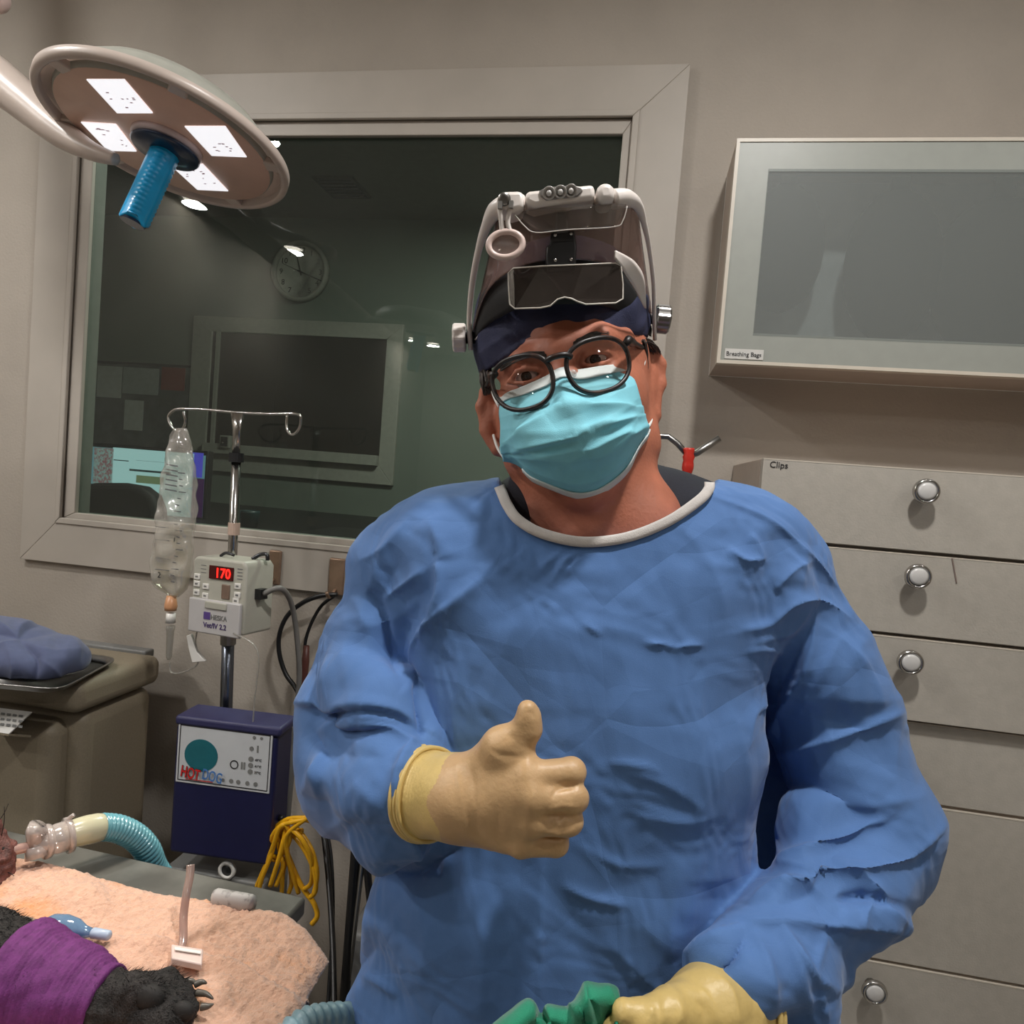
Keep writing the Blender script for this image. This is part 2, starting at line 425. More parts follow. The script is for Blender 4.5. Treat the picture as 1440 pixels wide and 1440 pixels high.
def facet(V, N, step, amp, seed, mask, box, soft=1, Q=None):
    """crumpled cloth: flat facets between straight creases (random heights on a triangulation)"""
    from mathutils.geometry import delaunay_2d_cdt
    r = np.random.RandomState(seed); x0, y0, x1, y1 = box; pts = []
    for i, y in enumerate(np.arange(y0, y1, step)):
        for x in np.arange(x0+(i % 2)*step*.5, x1, step): pts.append((x+r.uniform(-.42, .42)*step, y+r.uniform(-.42, .42)*step))
    res = delaunay_2d_cdt([Vector(p) for p in pts], [], [], 0, 1e-4); vs = np.array([tuple(v) for v in res[0]]); tr = res[2]
    hts = r.uniform(-1, 1, len(vs)); P = pxof(V); D = np.zeros(len(V))
    vd = V/np.linalg.norm(V, axis=1, keepdims=True); fr = 1.0
    order = np.argsort(P[:, 0]); px = P[order, 0]
    for t in tr:
        a, b, c = vs[t[0]], vs[t[1]], vs[t[2]]
        i0, i1 = np.searchsorted(px, [min(a[0], b[0], c[0]), max(a[0], b[0], c[0])])
        ix = order[i0:i1]; q = P[ix]; m = (q[:, 1] >= min(a[1], b[1], c[1])) & (q[:, 1] <= max(a[1], b[1], c[1])); ix = ix[m]; q = q[m]
        if not len(ix): continue
        dt = (b[1]-c[1])*(a[0]-c[0])+(c[0]-b[0])*(a[1]-c[1])
        if abs(dt) < 1e-9: continue
        u = ((b[1]-c[1])*(q[:, 0]-c[0])+(c[0]-b[0])*(q[:, 1]-c[1]))/dt; v = ((c[1]-a[1])*(q[:, 0]-c[0])+(a[0]-c[0])*(q[:, 1]-c[1]))/dt; w = 1-u-v
        k = (u >= -1e-6) & (v >= -1e-6) & (w >= -1e-6)
        D[ix[k]] = u[k]*hts[t[0]]+v[k]*hts[t[1]]+w[k]*hts[t[2]]
    if soft and Q is not None:
        D3 = np.stack([D, D, D], 1)
        for _ in range(soft): D3 = lap(D3, Q, .5)
        D = D3[:, 0]
    return V+N*(D*amp*mask*fr)[:, None]
def noise3(V, seed, scale, n=24, warp=0.6):
    r = np.random.RandomState(seed); X = V*scale
    for _ in range(2):
        d = r.normal(size=(3, 3)); ph = r.rand(3)*6.28
        X = X+warp*np.sin(X@d.T+ph)
    out = np.zeros(len(V))
    for _ in range(n):
        k = r.normal(size=3); k *= (0.6+1.2*r.rand())/np.linalg.norm(k); out += np.sin(X@k*6.28+r.rand()*6.28)
    return out/math.sqrt(n/2)
# ================================================================== the room
WY = 1.5                       # face of the wall with the window
XL, XR, YB, ZC = -2.3, 1.9, -4.2, 2.75
c_out = (onY(27.5, 785.8, 1.485), onY(971.4, 89.0, 1.485))
X0, Z0, X1, Z1 = c_out[0][0], c_out[0][2], c_out[1][0], c_out[1][2]
g0, g1 = onY(110, 721.7, 1.507), onY(877.4, 191.4, 1.507)
GX0, GZ0, GX1, GZ1 = g0[0], g0[2], g1[0], g1[2]
WB = 1.542                     # back of that wall
def struct(name, mb, m, bevel=0.0, parent=None, smooth=False):
    o = mb.build(name, m, parent, smooth=smooth, bevel=bevel)
    if parent is None: o['kind'] = 'structure'
    return o
struct('floor', MB().span(XL, XR, YB, WY, -0.1, 0), M['floor'])
struct('ceiling', MB().span(XL, XR, YB, WY, ZC, ZC+0.1), M['ceil'])
w = MB()
w.span(XL-.1, GX0, WY, WB, 0, ZC+.1).span(GX1, XR+.1, WY, WB, 0, ZC+.1).span(GX0, GX1, WY, WB, 0, GZ0).span(GX0, GX1, WY, WB, GZ1, ZC+.1)
struct('wall_front', w, M['wall'])
struct('wall_left', MB().span(XL-.1, XL, YB, WY, 0, ZC), M['wall'])
struct('wall_right', MB().span(XR, XR+.1, YB, WY, 0, ZC), M['wall'])
struct('wall_back', MB().span(XL-.1, XR+.1, YB-.1, YB, 0, ZC), M['wall'])
# window between the two rooms
cl = onY(80, 733, 1.485)[0]-X0; cb = onY(80, 733, 1.485)[2]-Z0; ctp = Z1-onY(897.3, 157, 1.485)[2]; crr = X1-onY(897.3, 157, 1.485)[0]
win = MB().ring(X0, X1, Z0, Z1, (cl, crr, cb, ctp), 1.485, WY)
wo = struct('window_1', win, M['trim'], bevel=0.0015)
ix0, ix1, iz0, iz1 = X0+cl, X1-crr, Z0+cb, Z1-ctp
struct('window_bead', MB().ring(ix0-.004, ix1+.004, iz0-.004, iz1+.004, .014, 1.481, 1.49), M['trim'], 0.002, wo)
struct('window_stop', MB().ring(ix0+.008, ix1-.008, iz0+.008, iz1-.008, (GX0-ix0-.006, ix1-GX1-.006, GZ0-iz0-.006, iz1-GZ1-.006), 1.494, 1.506), M['trim'], 0.002, wo)
struct('window_jamb', MB().ring(GX0-.012, GX1+.012, GZ0-.012, GZ1+.012, .0125, 1.507, WB), mat('jamb_grey_green', (112, 116, 108), .6), 0, wo)
glass = clear_mat('window_glass', (225, 232, 226), gloss=0.0, rough=0.0, haze=0.012, hazecol=(190, 195, 190), smudge=0.02, k=1.25)
struct('window_pane', MB().span(GX0-.005, GX1+.005, 1.507, 1.511, GZ0-.005, GZ1+.005), glass, 0, wo)

# ------------------------------------------------------------------ the room behind the glass
FY = 3.7; FZ = 2.86
struct('wall_far', MB().span(-3.2, 1.4, FY, FY+.1, 0, FZ), M['greenwall'])
struct('wall_far_left', MB().span(-3.3, -3.2, WB, FY+.1, 0, FZ), M['greenwall'])
struct('wall_far_right', MB().span(1.4, 1.5, WB, FY+.1, 0, FZ), M['greenwall'])
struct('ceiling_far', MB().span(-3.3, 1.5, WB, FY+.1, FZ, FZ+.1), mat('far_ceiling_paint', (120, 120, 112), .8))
struct('floor_far', MB().span(-3.3, 1.5, WB, FY+.1, -.1, 0), M['floor'])
a, b = onY(273, 444, FY-.02), onY(552, 683, FY-.02)
c, d = onY(299, 466, FY-.02), onY(532, 654, FY-.02)
w2 = struct('window_2', MB().ring(a[0], b[0], b[2], a[2], (c[0]-a[0], b[0]-d[0], d[2]-b[2], a[2]-c[2]), FY-.025, FY), M['dimwhite'], .003)
dark = mat('dark_room_brown', (44, 38, 32), .35, var=.3, scale=2)
struct('window_dark_pane', MB().span(c[0]-.01, d[0]+.01, FY-.014, FY-.004, d[2]-.01, c[2]+.01), dark, 0, w2)
sill = onY(370, 640, FY-.06)
struct('window_sill', MB().span(c[0], d[0], FY-.06, FY-.01, d[2]-.005, d[2]+.05), M['dimwhite'], .002, w2)
struct('window_mullion', MB().span(c[0]+.03, c[0]+.05, FY-.03, FY-.012, d[2], c[2]), M['dimwhite'], 0, w2)
for k, (xx, ww, h0, h1, cc) in enumerate(((.16, .16, .05, .42, (52, 47, 40)), (.36, .03, 0, .95, (46, 40, 36)), (.42, .12, .48, .9, (40, 36, 32)), (.42, .2, .02, .44, (46, 38, 34)))):
    W_, H_ = d[0]-c[0], c[2]-d[2]
    struct('window_dark_pane_shelf', MB().span(c[0]+xx*W_, c[0]+(xx+ww)*W_, FY-.016, FY-.012, d[2]+h0*H_, d[2]+h1*H_), mat('dim_shelf_%d' % k, cc, .5), 0, w2)

# wall clock
cc = onY(421, 381, FY-.03); RC = onY(461, 381, FY-.03)[0]-cc[0]
ck = thing('wall_clock', 'round white wall clock hanging in the dim green room behind the window', 'clock', cc)
nY = np.array([0, -1.0, 0])
MB().lathe([(RC*.84, 0), (RC*.86, .03), (RC*.9, .042), (RC*.97, .04), (RC, .025), (RC, 0)], cc+np.array([0, .028, 0]), nY, 48).build('rim', M['dimwhite'], ck, True)
cface = mat('clock_face', (222, 222, 212), .5)
MB().lathe([(RC*.86, 0), (RC*.86, .008)], cc+np.array([0, .025, 0]), nY, 48).build('dial', cface, ck)
for hh in range(1, 13):
    t = math.pi/2-hh*math.pi/6
    text('numeral', str(hh), .042, cc+np.array([math.cos(t)*RC*.7, .0145, math.sin(t)*RC*.7-.014]), (1, 0, 0), (0, 0, 1), M['ink'], ck, align='CENTER')
def hand(px, py, r0, name):
    e = onY(px, py, FY-.022); d_ = unit(e-cc); b_ = cc-d_*.02; b_[1] = e[1] = cc[1]+.012
    MB().tube([b_, e], [r0, r0*.6], 6).build(name, M['ink'], ck)
hand(417, 359, .004, 'hour_hand'); hand(452, 395, .004, 'minute_hand'); hand(397, 370, .0018, 'second_hand')
cg = clear_mat('clock_glass', gloss=.0, rough=.02, k=1.0)
MB().lathe([(RC*.86, 0), (RC*.8, .006), (RC*.4, .014), (.001, .016)], cc+np.array([0, 0.002, 0]), nY, 40).build('cover_glass', cg, ck, True)

# pinboard with papers
p0, p1 = onY(118, 509, FY-.01), onY(264, 622, FY-.01)
pb = thing('pinboard', 'grey pinboard covered in papers on the green wall behind the window', 'board', ((p0[0]+p1[0])/2, FY, p1[2]))
MB().span(p0[0], p1[0], FY-.015, FY, p1[2]-.1, p0[2]).build('board', mat('pinboard_cloth', (92, 96, 94), .8, var=.25, scale=14), pb)
MB().span(p0[0], p1[0], FY-.022, FY, p0[2], p0[2]+.012).build('top_rail', M['black'], pb)
def sheet(name, x0, y0, x1, y1, m, label, yy=FY-.018, group=None):
    q0, q1 = onY(x0, y0, yy), onY(x1, y1, yy)
    o = MB().span(q0[0], q1[0], yy-.002, yy+.001, q1[2], q0[2]).build(name, m); return tag(o, label, 'paper', group)
pg = mat('dim_paper', (205, 206, 200), .7); 
sheet('paper_sheet', 138, 514, 170, 560, pg, 'pale paper at the left edge of the pinboard behind the glass')
sheet('paper_sheet', 174, 516, 222, 556, mat('dim_paper_grey', (175, 180, 176), .7), 'wide pale paper along the top of the pinboard, left of the red sheet')
sheet('paper_sheet', 176, 562, 200, 606, pg, 'small pale paper low on the pinboard below the wide one')
sheet('paper_sheet', 228, 516, 259, 550, mat('red_sheet', (142, 62, 48), .7), 'dull red sheet pinned at the top right of the pinboard')
# monitor on a counter
CZ = onY(350, 744, 2.45)[2]
struct('counter_far_base', MB().span(-2.9, .6, 2.2, FY-.02, 0, CZ-.04), M['dimwhite'])['kind'] = 'structure'
tag(MB().span(-2.95, .62, 2.15, FY-.01, CZ-.04, CZ).build('countertop', M['black'], bevel=.003), 'dark countertop along the room behind the window', 'counter')
m0, m1 = onY(96, 619, 2.65), onY(287, 735, 2.65)
mo = thing('computer_monitor', 'computer monitor with a lit web page, seen through the left of the window', 'monitor', ((m0[0]+m1[0])/2, 2.66, CZ))
MB().span(m0[0], m1[0], 2.65, 2.69, m1[2], m0[2]).build('casing', M['black'], mo, bevel=.004)
MB().span((m0[0]+m1[0])/2-.03, (m0[0]+m1[0])/2+.03, 2.69, 2.72, CZ, m1[2]+.1).build('stand', M['black'], mo)
MB().span((m0[0]+m1[0])/2-.12, (m0[0]+m1[0])/2+.12, 2.6, 2.78, CZ, CZ+.012).build('base', M['black'], mo)
def scr(name, x0, y0, x1, y1, colr, es, dy=.0015, col2=None, sc=8):
    q0, q1 = onY(x0, y0, 2.648), onY(x1, y1, 2.648)
    mm = mat('screen_'+name, (8, 8, 8), .4, emit=colr, es=es)
    if col2 is not None:
        nt = mm.node_tree; nz = nt.nodes['Noise Texture']; nz.inputs['Scale'].default_value = sc
        rp = nt.nodes.new('ShaderNodeValToRGB'); rp.color_ramp.elements[0].position = .42; rp.color_ramp.elements[1].position = .6
        rp.color_ramp.elements[0].color = (*srgb(colr), 1); rp.color_ramp.elements[1].color = (*srgb(col2), 1)
        nt.links.new(nz.outputs['Fac'], rp.inputs[0]); nt.links.new(rp.outputs[0], nt.nodes['Principled BSDF'].inputs['Emission Color'])
    MB().span(q0[0], q1[0], 2.65-dy, 2.651, q1[2], q0[2]).build(name, mm, mo)
scr('screen', 104, 626, 284, 728, (96, 140, 152), .9)
scr('picture_panel', 133, 629, 157, 690, (140, 168, 166), .7, .002, (140, 88, 96), 110)
scr('page', 159, 629, 268, 728, (168, 206, 210), 1.0, .002)
scr('page_bar', 160, 646, 181, 649, (30, 50, 56), .3, .003)
scr('page_bar', 191, 647, 236, 651, (30, 50, 56), .3, .003)
scr('page_bar', 182, 662, 240, 664, (60, 90, 96), .3, .003)
scr('page_bar', 192, 668, 230, 682, (140, 160, 120), .5, .003)
scr('wallpaper', 270, 636, 284, 672, (80, 76, 200), .9, .002)
scr('wallpaper', 270, 672, 284, 728, (90, 40, 110), .35, .002)
# chair back, cup, laptop, latch
ch = thing('office_chair', 'black office chair back in front of the lit monitor behind the window', 'chair', (onY(170, 720, 2.12)[0], 2.12, 0))
q = [onY(x, y, 2.1) for x, y in ((100, 684), (130, 679), (165, 679), (195, 684), (212, 697), (219, 716), (222, 760), (216, 900), (100, 900))]
MB().poly3(q, (0, 1, 0), .07).build('backrest', M['blackmat'], ch, bevel=.02, seg=4)
qx = onY(170, 720, 2.12)[0]
MB().tube([(qx, 2.2, .5), (qx, 2.14, .9)], .03).build('back_post', M['black'], ch)
MB().span(qx-.25, qx+.25, 1.75, 2.12, .42, .5).build('seat', M['blackmat'], ch, bevel=.03)
MB().tube([(qx, 1.95, .06), (qx, 1.95, .42)], .035).build('gas_column', M['black'], ch)
bs = MB()
for k in range(5):
    t = k*1.2566; bs.tube([(qx, 1.95, .09), (qx+.2*math.cos(t), 1.95+.2*math.sin(t), .02)], [.03, .02], 8)
bs.build('star_base', M['black'], ch)
cu = onY(350, 744, 2.45)
tag(MB().lathe([(.03, 0), (.036, .06), (.037, .07), (.03, .07), (.026, .01)], (cu[0], 2.45, CZ), (0, 0, 1), 24).build('mug', mat('dark_teal', (28, 52, 54), .4), None, True), 'dark teal mug on the counter, seen behind the pump pole', 'mug')
lp0, lp1 = onY(432, 750, 2.3), onY(560, 768, 2.3)
lap_t = thing('laptop', 'flat black closed laptop on the counter beside the surgeon\'s shoulder', 'laptop', ((lp0[0]+lp1[0])/2, 2.4, CZ))
MB().span(lp0[0], lp1[0], 2.2, 2.55, CZ, CZ+.018).build('base', M['black'], lap_t, bevel=.004)
MB().span(lp0[0], lp1[0], 2.2, 2.55, CZ+.019, CZ+.032).build('lid', M['darksteel'], lap_t, bevel=.004)
lt = onY(316, 621, FY-.07)
la = thing('wall_switch', 'small square black switch with a pale surround on the far window frame', 'switch', (lt[0], FY-.06, lt[2]-.04))
MB().span(lt[0]-.03, lt[0]+.03, FY-.075, FY-.025, lt[2]-.035, lt[2]+.035).build('surround', M['dimwhite'], la, bevel=.004)
MB().span(lt[0]-.021, lt[0]+.021, FY-.079, FY-.074, lt[2]-.026, lt[2]+.026).build('plate', M['black'], la, bevel=.002)
MB().ball((lt[0]-.004, FY-.08, lt[2]-.008), .007, 10).build('button', M['chrome'], la, True)
vt = onZ(482, 262, FZ)
ve = thing('ceiling_vent', 'dark rectangular air vent in the ceiling behind the window', 'vent', vt)
MB().span(vt[0]-.1, vt[0]+.1, vt[1]-.12, vt[1]+.12, FZ-.012, FZ).build('frame', mat('vent_grey', (70, 70, 66), .6), ve)
for k in range(6):
    y = vt[1]-.09+.036*k
    MB().span(vt[0]-.085, vt[0]+.085, y-.008, y+.008, FZ-.018, FZ-.011).build('slat', M['darksteel'], ve)

# ------------------------------------------------------------------ ceiling lights of the operating room (rows mirrored in the glass, a key light, then added fill)
LAMPS = []
def mirror(px, py):
    p = onZ(px, py, ZC); return np.array([p[0], 2*1.507-p[1], ZC])
spots = [mirror(275, 279), mirror(411, 348), mirror(583, 475), mirror(609, 482), np.array([.27, .38, ZC]), np.array([1.25, .1, ZC]), np.array([-1.5, .5, ZC]), np.array([1.1, -1.2, ZC])]  # last three fixtures are unseen, added to fill the room with light
whr = ['nearest behind the camera on the left', 'second row behind the camera', 'far back row, left of its pair', 'far back row, right of its pair', 'over the surgeon', 'unseen, added as fill over the drawer cabinet', 'unseen, added as fill over the left wall corner', 'unseen, added as fill right of the room behind the camera']
lw = [13, 11, 4, 3, 18, 4, 13, 6]
for p, s_, pw in zip(spots, whr, lw):
    t = thing('ceiling_light', 'round recessed ceiling light, '+s_, 'ceiling light', p, 'recessed ceiling lights')
    MB().lathe([(.058, 0), (.06, .008), (.075, .008), (.08, 0)], p-np.array([0, 0, .001]), (0, 0, -1), 32).build('bezel', M['white'], t, True)
    MB().lathe([(.058, 0), (.058, .004)], p, (0, 0, -1), 32).build('diffuser', mat('light_diffuser', (255, 255, 255), .5, emit=(255, 244, 230), es=14), t)
    l = bpy.data.lights.new('ceiling_light_glow', 'AREA'); l.shape = 'DISK'; l.size = .12; l.energy = pw; l.color = (1, .98, .95)
    lo_ = bpy.data.objects.new('ceiling_light_glow', l); lo_.location = (p[0], p[1], ZC-.03); link(lo_, t)
p = np.array([-.5, 2.35, FZ])  # unseen fixture added to brighten the far room; no lamp known there
t = thing('ceiling_light', 'unseen round fill light added to the dim room behind the window', 'ceiling light', p)
MB().lathe([(.2, 0), (.21, .02), (.23, .02), (.24, 0)], p-np.array([0, 0, .001]), (0, 0, -1), 32).build('bezel', M['white'], t, True)
MB().lathe([(.2, 0), (.2, .006)], p, (0, 0, -1), 32).build('diffuser', mat('far_fill_diffuser', (255, 255, 255), .5, emit=(235, 255, 235), es=1.0), t)
l = bpy.data.lights.new('far_room_fill', 'AREA'); l.shape = 'DISK'; l.size = .4; l.energy = 30.0; l.color = (1, 1, .95)
lo_ = bpy.data.objects.new('far_room_fill', l); lo_.location = (p[0], p[1], FZ-.03); link(lo_, t)
# ================================================================== drawer cabinet and wall cabinet on the right
DY = 1.15
dtl = onY(1073.6, 642, DY); DX0 = dtl[0]; DZT = dtl[2]; DX1 = DX0+.57
zl = [onY(1437.7, y, DY)[2] for y in (790.7, 912.5, 1036, 1156.2, 1395.3)]
zl += [zl[-1]-.16, .09]
dc_ = thing('drawer_cabinet', 'tall off-white drawer cabinet against the wall at the right', 'cabinet', ((DX0+DX1)/2, (DY+WY)/2, 0))
MB().span(DX0, DX1, DY+.02, WY-.002, .08, DZT-.002).build('body', M['cabside'], dc_, bevel=.0015)
MB().span(DX0+.02, DX1-.02, DY+.06, WY-.01, 0, .08).build('plinth', M['black'], dc_)
top = DZT
for k, zb in enumerate(zl):
    up_ = k < 3
    y0 = DY if up_ else DY+.013
    z1 = top-.0028; z0 = zb+.0028
    dr = MB().span(DX0+.0008, DX1-.001, y0, DY+.021, z0, z1).build('drawer', M['cab'], dc_, bevel=.001)
    MB().span(DX0+.0006, DX1-.0008, y0-.0004, DY+.0205, z1-.0012, z1+.0006).build('drawer_edge', M['edge'], dr)
    if k != 3 or True:
        kz = {0: 691, 1: 811, 2: 932.3, 3: 1077, 4: 1270, 5: 1397.2}.get(k)
        kx = {0: 1304, 1: 1292.3, 2: 1281.3, 3: 1264, 4: 1246, 5: 1230.7}.get(k)
        kp = onY(kx, kz, y0-.024) if kz else np.array([onY(1304, 691, DY)[0], 0, (z0+z1)/2])
        o = np.array([kp[0], y0, kp[2]]); R_ = .0185
        kn = MB().lathe([(.008, -.001), (.007, .012), (R_*.8, .014), (R_, .019), (R_*.97, .024), (R_*.86, .026), (R_*.74, .0245), (R_*.72, .022)], o, nY, 36).build('knob', M['chrome'], dr, True)
        MB().lathe([(R_*.72, .0215), (R_*.69, .025), (R_*.5, .0265), (.0005, .027)], o, nY, 36).build('knob_cap', M['knobwhite'], dr, True, label='white ceramic cap of the knob')
    if k == 0:
        q = onY(1082, 657, y0-.0006)
        text('lettering', 'Clips', .0135, q, (1, 0, 0), (0, 0, 1), M['ink'], dr)
    top = zb
# ink mark on the second drawer, a scuff of its own
s0, s1 = onY(1339, 785, DY-.0004), onY(1345, 820, DY-.0004)
MB().tube([s0, (s0+s1)/2, s1], .0012, 5).build('scuff', mat('scuff_brown', (128, 112, 104), .8), dc_)

CY = 1.345
c0, c1 = onY(1008.5, 510, CY), onY(1036.3, 195.2, CY)
CX0, CZ0, CZ1 = (c0[0]+c1[0])/2, c0[2], c1[2]; CX1 = CX0+.95
wc = thing('wall_cabinet', 'wall cabinet with a frosted glass door, above the drawer cabinet', 'cabinet', ((CX0+CX1)/2, (CY+WY)/2, CZ0))
g = onY(1080, 240.5, CY); h = onY(1061, 468.5, CY)
px0, pz1, pz0 = (g[0]+h[0])/2, g[2], h[2]; px1 = CX1-(px0-CX0)
MB().ring(CX0, CX1, CZ0, CZ1, .016, CY+.02, WY-.01).build('body', M['cabside'], wc)
MB().span(CX0, CX1, WY-.01, WY-.001, CZ0, CZ1).build('back_panel', mat('panel_white', (236, 238, 236), .6), wc)
dd = MB().ring(CX0, CX1, CZ0, CZ1, (px0-CX0, CX1-px1, pz0-CZ0, CZ1-pz1), CY+.001, CY+.0195).build('door', M['door'], wc)
MB().ring(CX0-.0005, CX1+.0005, CZ0-.0005, CZ1+.0005, .006, CY-.001, CY+.02).build('door_edge', M['edge'], dd)
def frosted(name):
    m = bpy.data.materials.new(name); m.use_nodes = True; nt = m.node_tree; N = nt.nodes; L = nt.links
    b = N['Principled BSDF']; b.inputs['Base Color'].default_value = (*srgb((150, 154, 151)), 1); b.inputs['Roughness'].default_value = .45
    tl = N.new('ShaderNodeBsdfTranslucent'); tl.inputs[0].default_value = (*srgb((150, 156, 156)), 1)
    t2 = N.new('ShaderNodeBsdfTransparent'); t2.inputs[0].default_value = (*srgb((238, 242, 242)), 1)
    ms = N.new('ShaderNodeMixShader'); ms.inputs[0].default_value = .64
    nz = N.new('ShaderNodeTexNoise'); nz.inputs['Scale'].default_value = 3
    L.new(b.outputs[0], ms.inputs[1]); L.new(t2.outputs[0], ms.inputs[2]); L.new(ms.outputs[0], N['Material Output'].inputs[0])
    return m
MB().span(px0-.001, px1+.001, CY+.0006, CY+.004, pz0-.004, pz1+.004).build('glass_panel', frosted('frosted_glass'), dd, label='grey frosted glass panel')
lb0, lb1 = onY(1020, 490, CY-.001), onY(1073, 506, CY-.001)
MB().span(lb0[0], lb1[0], CY-.0006, CY+.002, (lb0[2]+lb1[2])/2-.009, (lb0[2]+lb1[2])/2+.009).build('name_tape', M['paper'], dd)
text('lettering', 'Breathing Bags', .0112, np.array([lb0[0]+.002, CY-.001, (lb0[2]+lb1[2])/2-.004]), (1, 0, 0), (0, 0, 1), M['ink'], dd, sx=.93)
bagm = mat('grey_rubber_bag', (20, 22, 22), .75, spec=.2)
for (bx, by, bw, bh, lab) in ((1100, 350, .075, .12, 'dark breathing bag behind the frosted glass, at its left end'), (1255, 375, .085, .14, 'dark breathing bag behind the middle of the frosted glass'), (1400, 395, .11, .15, 'large dark breathing bag behind the frosted glass at the picture edge')):
    p = onY(bx, by, CY+.075)
    t = thing('breathing_bag', lab, 'breathing bag', (p[0], p[1], CZ0+.016), 'breathing bags in the wall cabinet')
    MB().ball(p, (bw, .05, bh), 20).build('bag', bagm, t, True)
    MB().lathe([(.016, 0), (.016, .05), (.02, .05), (.02, .06)], p+np.array([0, 0, bh-.02]), (0, 0, 1), 16).build('neck', M['black'], t, True)

# ================================================================== steel hanger behind the surgeon
hp = [onY(x, y, 1.1) for x, y in ((840, 606), (918, 613), (940, 614), (953, 624), (968, 641), (980, 637), (1012, 616))]
bs_ = onY(967, 660, 1.1)
st = thing('utility_stand', 'steel stand with a bent hook wrapped in red tape, behind the surgeon\'s neck', 'stand', (bs_[0], 1.1, 0))
MB().tube(hp[:4]+hp[4:5], .0045, 10).tube([hp[4], hp[5], hp[6]], .005, 10).build('hook', M['steel'], st, True)
MB().tube([hp[4]+np.array([0, 0, -.005]), (bs_[0], 1.1, 1.3), (bs_[0], 1.1, .02)], .007, 10).build('pole', M['black'], st, True)
tp = [onY(x, y, 1.094) for x, y in ((969, 630), (968, 648), (966, 668))]
MB().tube(cr(tp, 4), [.0075, .0085, .007, .009, .0075, .0085, .0085, .007, .006], 12).build('red_tape', M['red'], st, True, label='red tape wound round the hook')
bb = MB()
for k in range(4):
    t = .6+k*math.pi/2; bb.tube([(bs_[0], 1.1, .03), (bs_[0]+.15*math.cos(t), 1.1+.15*math.sin(t), .012)], .012, 8)
bb.build('base', M['darksteel'], st)

# ================================================================== drip stand, pump, warming unit
PY = 1.33
pt, pm, plo, pbt = onY(333, 584, PY), onY(327, 776, PY), onY(320, 890, PY), onY(318, 1000, PY)
px_ = (pt+plo)/2
ds = thing('drip_stand', 'chrome drip stand with a two-hook crossbar in front of the window', 'drip stand', (plo[0], PY, 0))
MB().tube([onY(332.5, 640, PY), pm, onY(326, 800, PY)], .0095, 16).build('upper_pole', M['chrome'], ds, True)
MB().tube([onY(334, 581, PY), onY(333, 605, PY), onY(332, 640, PY)], [.0155, .009, .0085], 16, flat=.55).build('pole_head', M['chrome'], ds, True)
MB().tube([onY(322, 860, PY), pbt, np.array([pbt[0]-.01, PY, .05])], .0125, 16).build('lower_pole', M['polesteel'], ds, True)
MB().tube([onY(321.5, 884, PY), onY(320.7, 906, PY)], .0155, 16).build('pole_collar', M['steel'], ds, False)
MB().tube([onY(332.6, 637, PY), onY(332, 650, PY)], .0145, 16).build('clamp_ring', M['blackmat'], ds, False)
MB().tube([onY(329.5, 735, PY), onY(328.5, 752, PY)], .0118, 16).build('tape', mat('pinkish_tape', (190, 165, 150), .6), ds, False)
hk = [(258, 579), (261, 592), (257, 603), (248, 605), (240, 597), (237, 586), (243, 578), (254, 575), (290, 576), (333, 580), (380, 582), (418, 582.5), (423, 592), (420, 604), (412, 611), (405, 607), (403, 596), (404, 584)]
dyh = [.02, .018, .012, .006, .002, 0, 0, 0, 0, 0, 0, 0, -.002, -.006, -.01, -.012, -.014, -.014]
MB().tube(cr([onY(x, y, PY-d_*1.0) for (x, y), d_ in zip(hk, dyh)], 4), .0031, 8).build('hook_bar', M['chrome'], ds, True)
bb = MB()
for k in range(5):
    t = .3+k*1.2566; bb.tube([(pbt[0]-.01, PY-.1, .09), (pbt[0]-.01+.24*math.cos(t), PY-.1+.24*math.sin(t)*.6, .05)], .014, 8)
bb.tube([(pbt[0]-.01, PY, .1), (pbt[0]-.01, PY-.1, .09)], .02)
bb.build('base', M['steel'], ds, True)
cm = MB()
for k in range(5):
    t = .3+k*1.2566; cm.lathe([(.02, -.01), (.024, 0), (.02, .01)], (pbt[0]-.01+.24*math.cos(t), PY-.1+.24*math.sin(t)*.6, .024), (1, .3, 0), 14)
cm.build('casters', M['black'], ds, True)

# fluid bag
IV = PY-.03
rows = [(602, 246, 262, 3), (612, 240, 266, 8), (630, 234, 271, 15), (660, 230, 274, 20), (700, 226, 275, 23), (735, 220, 274, 26), (770, 215, 271, 28), (800, 213.5, 268, 27), (818, 215, 266, 22), (828, 224, 261, 14), (834, 234, 256, 7), (840, 238, 250, 5)]
def bag_loft(rows, shrink=0, seed=3, amp=.0034):
    V, Fc = [], []; n = 40; r_ = np.random.RandomState(seed); ph = r_.rand(6)*6
    yy = np.linspace(rows[0][0], rows[-1][0], 46)
    xl = np.interp(yy, [r[0] for r in rows], [r[1] for r in rows])+shrink; xr = np.interp(yy, [r[0] for r in rows], [r[2] for r in rows])-shrink
    th = np.interp(yy, [r[0] for r in rows], [r[3] for r in rows])-shrink*.5
    for i, y in enumerate(yy):
        a, b_ = onY(xl[i], y, IV), onY(xr[i], y, IV)
        for k in range(n):
            t = 2*math.pi*k/n; cx_ = math.copysign(abs(math.cos(t))**.9, math.cos(t)); p = (a+b_)/2+(b_-a)/2*cx_
            ww = amp*(math.sin(3*t+y*.05+ph[0])+math.sin(5*t-y*.11+ph[1])+.7*math.sin(2*t+y*.21+ph[2]))*min(1, th[i]/12)
            p = p+np.array([0, 1, 0])*(math.sin(t)*max(th[i], 1)*.0013*.5*1.2+ww); V.append(p)
    m = len(yy)
    for i in range(m-1):
        for k in range(n):
            k2 = (k+1) % n; Fc.append((i*n+k, i*n+k2, (i+1)*n+k2, (i+1)*n+k))
    Fc += [tuple(range(n))[::-1], tuple(range((m-1)*n, m*n))]
    return V, Fc
